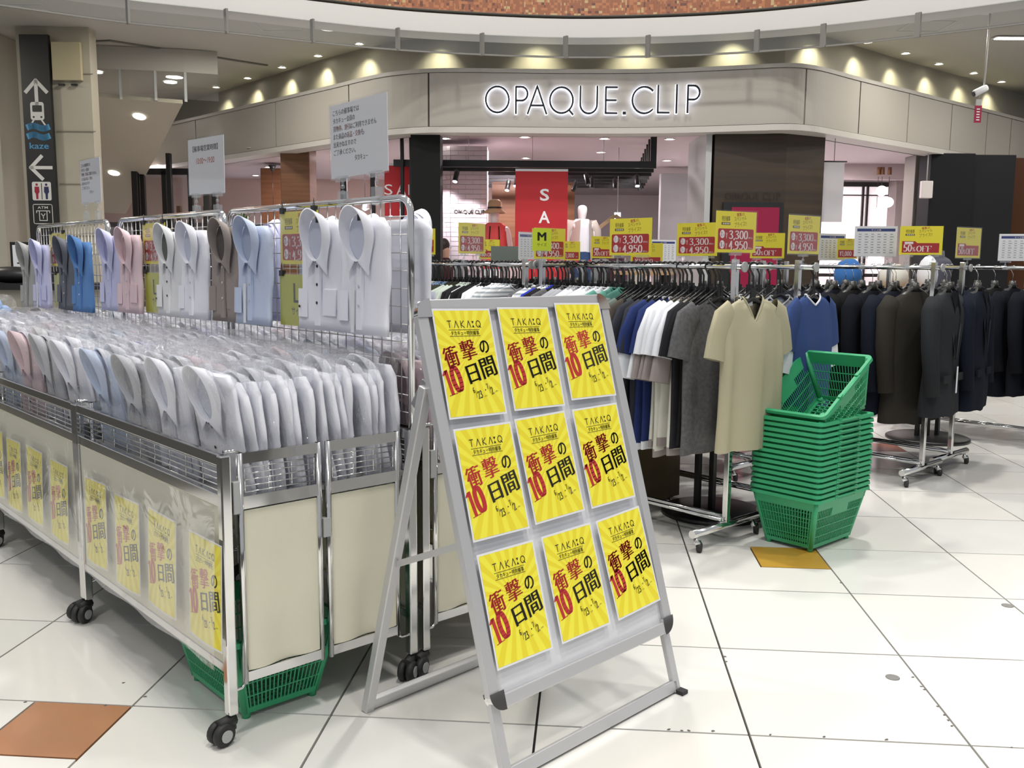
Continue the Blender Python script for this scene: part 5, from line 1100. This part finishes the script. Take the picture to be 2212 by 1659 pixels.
# on the wire grids (facing the viewer's side)
card('price', (.585, .612, 1.392), -PI/2, 'yellow and red price card clipped to the near wire grid', clips=True, stand=False)
card('size_l', (.580, .620, 1.175), -PI/2, 'lime L size card hanging under the price card of the near grid', stand=False, clips=True)
card('price', (.585, 1.90, 1.385), -PI/2, 'yellow and red price card clipped to the middle wire grid', clips=True, stand=False)
card('size_l', (.580, 1.89, 1.165), -PI/2, 'lime L size card hanging under the middle price card', stand=False, clips=True)
card('price', (.585, 3.28, 1.365), -PI/2, 'yellow and red price card on the far wire grid, faintly seen', clips=True, stand=False)
card('size_ll', (.580, 3.22, 1.14), -PI/2, 'lime LL size card on the far wire grid', stand=False, clips=True)
card('notice', (.62, .285, 1.705), -PI/2, 'white notice about vouchers and returns above the near grid', two=True, drop=.10, roll=.02)
card('hours', (.62, 1.415, 1.695), -PI/2, 'white opening-hours notice above the middle grid', two=True, drop=.10, roll=-.02)
card('notice_far', (.62, 2.80, 1.715), -PI/2, 'white notice above the far grid, seen small', two=True, drop=.10)
RAILS = {'A': 2.58, 'B': 3.2, 'F': 3.9, 'C': 4.56, 'D': 5.06, 'G': 6.0, 'E': 6.35}
SNAP = iter('AAFFFBAFFAGBACBDDCCDEF')
def A_(a, b_, kind, h, ratio, label, z, two=False, side=1):
    k = (RAILS[next(SNAP)]-Q(0, 0).x)/(Q(a, b_).x-Q(0, 0).x); phi = math.atan2(a, b_)
    th = math.acos(ratio)-side*phi; dr = Qdir(math.cos(th), side*math.sin(th)); z = H+(z-H)*k
    if kind not in CM: CM[kind] = card_mesh(kind)
    hh = CM[kind][1]/2*k; card(kind, Q(a*k, b_*k, z), math.atan2(dr.y, dr.x), label, two=two, group='cards on the racks', scale=k, drop=(z-hh-1.285)/k)
A_(-.64, 6.60, 'price', .19, .75, 'price card at the far left end of the front rack, half behind the grid', 1.455, True)
A_(-.249, 5.72, 'price', .19, .62, 'price card on the front rack before the hatted mannequin', 1.455, True, 1)
A_(-.222, 8.9, 'half', .19, .75, 'half-price card partly hidden behind another, under the red dress', 1.435, True)
A_(-.06, 7.2, 'blank', .17, .98, 'blank grey back of a card left of the red banner', 1.355)
A_(.12, 6.72, 'table', .19, .62, 'white size chart card in front of the red banner', 1.43, True)
A_(.22, 5.63, 'price', .19, .72, 'price card partly covered by the small M card', 1.425, True)
A_(.155, 5.1, 'size_m', .12, .86, 'small bright lime M size card in front of the red banner', 1.435)
A_(.56, 9.2, 'thousand', .19, .74, 'thousand yen card right of the M card', 1.43)
A_(.761, 7.98, 'half', .19, .75, 'half-price card just left of the large frontal price card', 1.445)
A_(.58, 4.67, 'price', .19, .80, 'large price card facing the viewer on the front rack, centre', 1.442, True, -1)
A_(1.328, 8.33, 'table', .19, .86, 'white size chart card between two price cards', 1.425, True)
A_(1.022, 5.25, 'price', .19, .86, 'dimmer price card left of the tall one by the wood pillar', 1.447, True, -1)
A_(1.0, 4.24, 'price', .19, .68, 'bright price card above the beige tee on the rack end', 1.455)
A_(1.845, 6.84, 'half', .19, .93, 'half-price card before the wood pillar', 1.447, True)
A_(1.404, 4.56, 'price', .19, .56, 'price card above the blue tee at the second rack end', 1.455)
A_(2.30, 6.8, 'table', .19, .70, 'white size chart card right of the blue tee price card', 1.44, True)
A_(3.05, 8.6, 'thousand', .19, .70, 'yellow price card half hidden between two size charts', 1.46)
A_(2.298, 5.985, 'table', .19, .98, 'wide white size chart card left of the big half-price card', 1.462, True)
A_(2.601, 6.02, 'half', .19, .98, 'big half-price card above the jacket racks', 1.470, True)
A_(2.798, 5.80, 'half', .19, .52, 'half-price card seen at a slant above the second jacket rack', 1.452)
A_(3.60, 6.72, 'table', .19, .98, 'white size chart card at the right edge', 1.445, True)
A_(.98, 6.9, 'thousand', .19, .9, 'thousand yen card low behind the large frontal price card', 1.37)
# ================================================================ OTHER THINGS AMONG THE RACKS
BRN = mat('brown_cloth', (.085, .058, .022), .8, var=.2, vscale=3)
def draped(name, label, x0, x1, y0, y1, h, m):
    b = MB(); n = 60
    def f(u, v):
        q = u*4; k = int(q) % 4; r = q-int(q); c = [(x0, y0), (x1, y0), (x1, y1), (x0, y1)]; p0 = c[k]; p1 = c[(k+1) % 4]
        x = p0[0]+(p1[0]-p0[0])*r; y = p0[1]+(p1[1]-p0[1])*r; nx, ny = (p1[1]-p0[1]), -(p1[0]-p0[0]); L = math.hypot(nx, ny); w_ = .012*math.sin(u*70)*v*math.sin(PI*r)
        return (x+nx/L*w_, y+ny/L*w_, h*(1-v)+.01)
    b.grid(f, n, 5, 0, True, True); b.box(x0, x1, y0, y1, h-.002, h+.012); o = b.build(name, m); o['label'] = label; o['category'] = 'covered box'
draped('covered_box', 'brown cloth covered box standing under the second rack row', 2.62, 3.12, .88, 1.7, .72, BRN)
draped('covered_box', 'brown cloth covered table seen between the legs of the A-frame', 1.50, 2.2, 1.0, 2.0, .62, BRN)
def stand(label, x, y, r=.25, h=.95):
    t = thing('display_stand', label, 'stand', (x, y, 0)); MB().lathe([(r, 0), (r, .018), (r-.02, .026), (.02, .03)], 40).build('round_base', BLACK, t)
    for dx, dy in ((-.07, .05), (-.01, .0), (.07, -.04)): MB().box(dx-.014, dx+.014, dy-.014, dy+.014, .025, h).build('upright', BLACK, t)
    MB().box(-.09, .09, -.06, .06, h, h+.02).build('cross_plate', BLACK, t)
stand('black round-based three-post stand behind the beige tee', 2.98, .55, .27); stand('black round-based three-post stand behind the jacket racks at the right', 6.0, .75, .3)
# merchandise glimpsed beyond the racks
def table(label, a, c, w_, d_, h):
    t = sthing('display_table', label, 'table', a, c); MB().box(-w_/2, w_/2, -d_/2, d_/2, h-.03, h).build('table_top', WOODL, t)
    for x in (-w_/2+.04, w_/2-.04):
        for y in (-d_/2+.04, d_/2-.04): MB().box(x-.02, x+.02, y-.02, y+.02, 0, h-.03).build('leg', BLACK, t)
table('pale wooden table holding the bags beyond the jacket racks', 3.6, 9.0, 1.1, .5, 1.06); table('pale wooden table holding the violet garment', 1.19, 8.6, .5, .4, 1.24)
def lump(name, label, cat, a, c, z, sx, sz, m, sy=.12):
    b = MB(); rnd = random.Random(name+label)
    def f(u, v):
        th = PI*v; r = math.sin(th)*(1+.12*math.sin(u*2*PI*3+rnd.random()*.2)); return (sx*r*math.cos(2*PI*u), sy*r*math.sin(2*PI*u), -sz*math.cos(th)*(1 if v > .5 else .8))
    b.grid(f, 16, 9, 0, True, True); o = b.build(name, m); o.location = Q(a, c, z); o.rotation_euler = (0, 0, SA); o['label'] = label; o['category'] = cat
lump('blue_bag', 'blue fabric bag beyond the jacket rack', 'bag', 3.22, 9.0, 1.22, .13, .16, cl('bag blue', (.04, .14, .38)))
lump('beige_bag', 'beige tote bag beyond the jacket rack', 'bag', 3.65, 9.0, 1.19, .14, .14, PAL['ivory']); lump('white_bag', 'white shoulder bag beyond the jacket rack', 'bag', 3.98, 9.0, 1.22, .09, .19, PAL['white'])
lump('purple_pouch', 'violet folded garment beneath a size chart', 'garment', 1.19, 8.6, 1.32, .09, .09, cl('violet', (.08, .05, .42)))
for k, (a, m) in enumerate(((.47, 'r'), (.72, 'r'), (.93, 'r'), (1.10, 'r'))):
    o = MB().box(-.05, .05, -.02, .02, -.05, .05).build('red_price_tag', mat('tag_red', (.45, .01, .02), .5)); o.location = Q(a, 11.2, 1.29+.02*(k % 2)); o.rotation_euler = (0, .2*k, SA); o['label'] = 'small red price tag low before the shop, %s from the left' % nth(k+1); o['category'] = 'price tag'
# ================================================================ MANNEQUINS AND PEOPLE
def figure(name, label, cat, a, c, z, skin, parts, rz=0., pose=None, sub=2, H_=1.72):
    """one continuous body grown over a skeleton; clothes follow as children"""
    J = dict(pelvis=(0, 0, .93), waist=(0, 0, 1.07), chest=(0, 0, 1.28), neck=(0, 0, 1.46), head0=(0, -.01, 1.53), head1=(0, -.015, 1.66), shL=(.17, 0, 1.40), elL=(.22, 0, 1.12), wrL=(.23, -.04, .88), haL=(.235, -.06, .79),
             shR=(-.17, 0, 1.40), elR=(-.22, 0, 1.12), wrR=(-.23, -.04, .88), haR=(-.235, -.06, .79), hipL=(.09, 0, .90), knL=(.10, 0, .48), anL=(.10, .01, .08), toL=(.11, -.12, .03), hipR=(-.09, 0, .90), knR=(-.10, 0, .48), anR=(-.10, .01, .08), toR=(-.11, -.12, .03))
    J.update(pose or {}); Rr = dict(pelvis=.135, waist=.105, chest=.125, neck=.048, head0=.065, head1=.082, shL=.055, shR=.055, elL=.038, elR=.038, wrL=.026, wrR=.026, haL=.028, haR=.028, hipL=.09, hipR=.09, knL=.055, knR=.055, anL=.036, anR=.036, toL=.03, toR=.03)
    E_ = [('pelvis', 'waist'), ('waist', 'chest'), ('chest', 'neck'), ('neck', 'head0'), ('head0', 'head1'), ('chest', 'shL'), ('shL', 'elL'), ('elL', 'wrL'), ('wrL', 'haL'), ('chest', 'shR'), ('shR', 'elR'), ('elR', 'wrR'), ('wrR', 'haR'), ('pelvis', 'hipL'), ('hipL', 'knL'), ('knL', 'anL'), ('anL', 'toL'), ('pelvis', 'hipR'), ('hipR', 'knR'), ('knR', 'anR'), ('anR', 'toR')]
    ks = list(J); me = bpy.data.meshes.new('body'); me.from_pydata([J[k] for k in ks], [(ks.index(p), ks.index(q)) for p, q in E_], []); me.materials.append(skin)
    t = thing(name, label, cat, Q(a, c, z), SA+rz); o = link('body', me, t); o.modifiers.new('skin', 'SKIN'); s_ = o.modifiers.new('sub', 'SUBSURF'); s_.levels = sub; s_.render_levels = sub
    for i, k in enumerate(ks): me.skin_vertices[0].data[i].radius = (Rr[k], Rr[k]*(.78 if k in ('pelvis', 'waist', 'chest') else 1))
    me.skin_vertices[0].data[0].use_root = True
    for nm, prof, m in parts:   # clothing lofted around the body: (half width, half depth, z)
        b = MB(); n = 24
        b.grid(lambda u, v: (lambda i, f: ((prof[i][0]*(1-f)+prof[i+1][0]*f)*math.cos(2*PI*u), (prof[i][1]*(1-f)+prof[i+1][1]*f)*math.sin(2*PI*u)*(1+.05*math.sin(u*50)), prof[i][2]*(1-f)+prof[i+1][2]*f))(min(int(v*(len(prof)-1)), len(prof)-2), v*(len(prof)-1)-min(int(v*(len(prof)-1)), len(prof)-2)), n, len(prof)*3, 0, True, True)
        b.build(nm, m, t)
    return t
MANN = mat('mannequin_white', (.74, .70, .70), .35); SKIN = mat('skin', (.50, .30, .22), .55)
CORAL = cl('coral', (.62, .09, .09)); DEN = cl('denim', (.03, .06, .14)); CARD = cl('beige knit', (.50, .43, .38)); HAIR = mat('hair_dark', (.015, .010, .008), .5)
t = figure('mannequin', 'white mannequin in a straw hat and coral red sleeveless top', 'mannequin', -.255, 13.0, .38, MANN, [('coral_top', [(.10, .07, 1.47), (.165, .11, 1.42), (.17, .13, 1.25), (.18, .135, 1.05), (.20, .15, .85)], CORAL), ('white_trousers', [(.15, .12, .98), (.18, .14, .85), (.17, .13, .3)], PAL['white'])])
MB().lathe([(.155, 1.60), (.15, 1.615), (.098, 1.66), (.092, 1.75), (.06, 1.785), (.0001, 1.79)], 24, cap=False).build('straw_hat', mat('straw', (.42, .27, .15), .8, bump=.2), t); MB().lathe([(.101, 1.662), (.098, 1.685)], 24, cap=False).build('hat_band', HAIR, t)
for x in (-.06, .06): MB().bar((x, -.12, 1.42), (x*1.25, -.15, 1.05), .012, .006).build('hanging_tie', PAL['black'], t)
t = figure('mannequin', 'white bald mannequin in a beige cardigan, white top and blue jeans', 'mannequin', .945, 13.0, .45, MANN, [('white_top', [(.09, .07, 1.46), (.14, .11, 1.40), (.15, .12, 1.2), (.14, .11, 1.0)], PAL['white']), ('jeans', [(.135, .11, 1.02), (.165, .13, .88), (.15, .12, .3)], DEN)], rz=.25)
for s_ in (-1, 1):
    b = MB(); b.grid(lambda u, v: (s_*(.06+.125*math.sin(u*PI/2)+.03*v), -.13+.22*u, 1.45-.07*math.sin(u*PI/2)-.60*v), 8, 8); b.build('cardigan_front', CARD, t)
    MB().tube([(s_*.15, 0, 1.42), (s_*.215, 0, 1.30), (s_*.235, .0, 1.10), (s_*.24, -.04, .93)], [.065, .062, .052, .048], 12).build('cardigan_sleeve', CARD, t)
MB().grid(lambda u, v: (.20*math.cos(PI*u), .13*math.sin(PI*u)+.01, 1.45-.65*v), 12, 8).build('cardigan_back', CARD, t)
t = thing('bust_form', 'headless white bust form in a dark maroon blouse', 'mannequin', Q(1.10, 11.0, 1.0), SA)
MB().lathe([(.13, 0), (.12, .2), (.16, .36), (.11, .44), (.045, .47), (.045, .53), (.0001, .54)], 20).build('torso', MANN, t); MB().lathe([(.15, .0), (.14, .2), (.185, .34), (.15, .42), (.09, .445)], 20, cap=False).build('blouse', cl('maroon', (.05, .022, .028)), t); MB().tube([(0, 0, 0), (0, 0, -1.0)], .012, 8).build('pole', CHROME, t); MB().lathe([(.15, -1.0), (.15, -.985)], 20).build('base', CHROME, t)
t = thing('bust_form', 'headless white bust form in a pale pink top, low before the banner', 'mannequin', Q(-.14+.16, 12.0, .90), SA)
MB().lathe([(.13, 0), (.12, .2), (.16, .36), (.11, .44), (.045, .47), (.045, .50), (.0001, .51)], 20).build('torso', MANN, t); MB().lathe([(.15, .0), (.14, .2), (.185, .34), (.15, .42), (.09, .44)], 20, cap=False).build('top', cl('pale pink', (.62, .45, .45)), t); MB().tube([(0, 0, 0), (0, 0, -.9)], .012, 8).build('pole', CHROME, t)
t = thing('bust_form', 'dark dressed bust form at the right before the charcoal panels', 'mannequin', Q(4.62, 10.2, 1.05), SA)
MB().lathe([(.13, 0), (.12, .15), (.15, .26), (.1, .33), (.05, .36), (.045, .42), (.0001, .43)], 20).build('torso', mat('suit_form', (.05, .05, .075), .7), t); MB().lathe([(.05, .345), (.048, .38)], 16).build('shirt_collar', PAL['white'], t); MB().tube([(0, 0, 0), (0, 0, -1.05)], .012, 8).build('pole', CHROME, t)
def person(label, a, c, top, rz, hair=True):
    t = figure('person', label, 'person', a, c, -.12, SKIN, [('dark_coat', [(.06, .06, 1.49), (.19, .12, 1.42), (.20, .15, 1.2), (.18, .14, .95), (.20, .16, .6)], top)], rz)
    MB().grid(lambda u, v: (.098*math.sin(PI*(.08+.72*v))*math.cos(2*PI*u), .02+.105*math.sin(PI*(.08+.72*v))*math.sin(2*PI*u)+(.02*v), 1.655+.105*math.cos(PI*(.08+.72*v))-(.12*v*v if math.sin(2*PI*u) > -.3 else 0)), 18, 10, 0, True, True).build('hair', HAIR, t)
    for s_ in (-1, 1): MB().tube([(s_*.16, 0, 1.41), (s_*.215, 0, 1.28), (s_*.225, .0, 1.10), (s_*.235, -.05, .90)], [.062, .055, .048, .042], 10).build('coat_sleeve', top, t)
    for s_ in (-1, 1): MB().lathe([(.0001, -.008), (.008, 0), (.0001, .008)], 8, cap=False, M=Matrix.Translation((s_*.03, -.085, 1.625))).build('eye', INK, t)
person('woman with dark hair and a maroon top standing right of the black pillar', -.94, 12.9, cl('maroon2', (.06, .02, .025)), 1.2)
person('person in black with dark hair close before the black pillar', -1.05, 10.6, PAL['black'], 1.6)
# ---- shop furniture glimpsed behind the cards
t = sthing('house_shelf', 'small house-shaped wooden display frame behind the second mannequin', 'display frame', 1.38, 13.4, 0)
for p, q in (((-.30, 0, 1.70), (.06, 0, 1.98)), ((.06, 0, 1.98), (.52, 0, 1.66))): MB().bar(p, q, .05, .06, (0, 1, 0)).build('roof_beam', WOODL, t)
for x in (-.28, .5): MB().box(x-.02, x+.02, -.02, .02, 0, 1.68).build('upright', WOODL, t)
MB().box(-.3, .52, -.02, .02, 1.42, 1.44).build('hanging_bar', CHROME, t)
for k in range(6):
    b = MB(); b.grid(lambda u, v: (.05*(1-.5*(1-v)**3)*math.cos(2*PI*u), .12*math.sin(2*PI*u)*(1-.6*(1-v)**4), 1.40-.5*v), 10, 6, 0, True, True)
    o = b.build('hanging_garment', [PAL['mauve grey'], PAL['ivory'], PAL['heather grey'], cl('plum', (.12, .05, .12))][k % 4]); o.location = Q(1.2+k*.11, 13.4, 0); o['label'] = 'small garment on the house-shaped frame, %s from the left' % nth(k+1); o['category'] = 'garment'
def plant(a, c, z, label):
    t = sthing('potted_plant', label, 'plant', a, c, z); MB().lathe([(.05, 0), (.065, .11), (.055, .11)], 14).build('pot', PAL['pale sage'] if False else PAPER, t)
    LG = mat('leaf_green', (.05, .11, .03), .5)
    for k in range(11):
        th = 2*PI*k/11+.3*random.random(); r = .14+.05*random.random(); h = .16+.08*random.random()
        b = MB(); b.grid(lambda u, v: ((r*v)*math.cos(th)-(u-.5)*.03*math.sin(th)*math.sin(PI*min(1, v+.1)), (r*v)*math.sin(th)+(u-.5)*.03*math.cos(th)*math.sin(PI*min(1, v+.1)), .11+h*math.sin(v*PI*.62)), 3, 7); b.build('leaf', LG, t)
plant(2.50, 13.6, 1.30, 'leafy potted plant left of the wood pillar'); plant(2.02, 14.2, 1.36, 'leafy potted plant beside the frontal price card'); plant(-3.55, 12.4, 1.62, 'trailing plant beside the brown columns')
sbox('display_shelf', 1.9, 2.75, 13.45, 14.4, 1.22, 1.30, WOODL, label='wooden display shelf carrying the potted plants', category='shelf'); sbox('shelf_block', 2.0, 2.7, 13.6, 14.3, 0, 1.22, SI, label='pale block under the display shelf', category='shelf')
MB().box(-.3, .3, -.2, .2, 0, 1.60).build('plant_pedestal', WOODM, label='wooden pedestal carrying the trailing plant', category='pedestal', loc=tuple(Q(-3.55, 12.4)), rot=(0, 0, SA))
t = sthing('wall_shelf', 'dark wall shelf beside the brick pillar', 'shelf', -1.55, 13.6, 0)
for z in (1.35, 1.62): MB().box(0, .48, -.15, .15, z, z+.03).build('shelf_board', WOODM, t)
for x in (0, .46): MB().box(x, x+.02, -.02, 0, .9, 1.65).build('bracket', BLACK, t)
t = sthing('exit_sign', 'small white exit sign with a green-blue arrow hanging deep in the shop', 'sign', 1.53, 13.9, 1.98)
MB().box(-.045, .045, -.02, .02, -.07, .07).build('box', mat('exit_white', (.9, .95, 1), emit=1.6), t); MB().tube([(0, 0, .07), (0, 0, 1.0)], .005, 5).build('rod', GREYP, t); b = MB(); stroke(b, [(-.02, 0), (.02, 0)], .008); stroke(b, [(.005, .015), (.022, 0), (.005, -.015)], .008); b.build('arrow', mat('arrow_teal', (.0, .35, .5), .5), t, (0, -.021, 0), (PI/2, 0, 0))
MB().lathe([(.16, 0), (.16, .015), (.012, .02), (.012, 1.27), (.02, 1.29)], 16).build('coat_stand', BLACK, loc=tuple(Q(-3.36, 6.72)), label='slim black stand behind the striped garment', category='stand')
# left background: counter, framed posters, dark goods
o = sbox('counter', -6.6, -4.1, 8.9, 9.6, .0, 1.02, mat('counter_grey', (.27, .26, .22), .6), label='pale grey counter beyond the bins at the left edge', category='counter')
sbox('worktop', -6.7, -4.05, 8.85, 9.65, 1.02, 1.08, BLACK, label='dark worktop lying on the counter at the left edge', category='worktop')
for k, (a, w_) in enumerate(((-4.85, .35), (-4.25, .16))): lump('dark_goods', 'dark bundle lying on the counter, %s of two' % ('larger left one', 'smaller right one')[k], 'bundle', a, 9.1, 1.15, w_, .09, BLACK)
for k, (a, z) in enumerate(((-4.93, 1.08), (-4.45, 1.08))):
    t = sthing('framed_notice', 'black framed white notice behind the counter, %s of two' % ('left', 'right')[k], 'notice', a, 9.5, z); MB().box(-.14, .14, 0, .02, 0, .40).build('frame', BLACK, t); MB().box(-.115, .115, -.003, 0, .02, .37).build('paper', PAPER, t)
    b = MB()
    for i in range(5): stroke(b, [(-.07+.01*(i % 2), .30-i*.055), (.03+.02*(i % 3), .30-i*.055)], .012)
    b.build('print', INK, t, (0, -.005, 0), (PI/2, 0, 0))
sbox('yellow_label', -4.66, -4.38, 8.885, 8.895, .86, .98, YEL, label='yellow label stuck on the counter front', category='label')
b = MB(); b.grid(lambda u, v: (.05*math.cos(2*PI*u)+.02*v, .08*math.sin(2*PI*u), -.46*v), 12, 6, 0, True, True)
zm = mat('zebra_stripe', (.5, .5, .5), .8); nt = zm.node_tree; tc = nt.nodes.new('ShaderNodeTexCoord'); wv_ = nt.nodes.new('ShaderNodeTexWave'); wv_.bands_direction = 'Z'; wv_.inputs['Scale'].default_value = 9; crz = nt.nodes.new('ShaderNodeValToRGB'); crz.color_ramp.interpolation = 'CONSTANT'; crz.color_ramp.elements[1].position = .5; crz.color_ramp.elements[0].color = (.02, .02, .02, 1)
nt.links.new(tc.outputs['Object'], wv_.inputs[0]); nt.links.new(wv_.outputs['Fac'], crz.inputs[0]); nt.links.new(crz.outputs[0], nt.nodes['Principled BSDF'].inputs['Base Color'])
b.build('striped_garment', zm, loc=tuple(Q(-3.36, 6.6, 1.27)), label='black and white striped garment hanging at the left behind the far grid', category='garment')
bpy.context.view_layer.update()
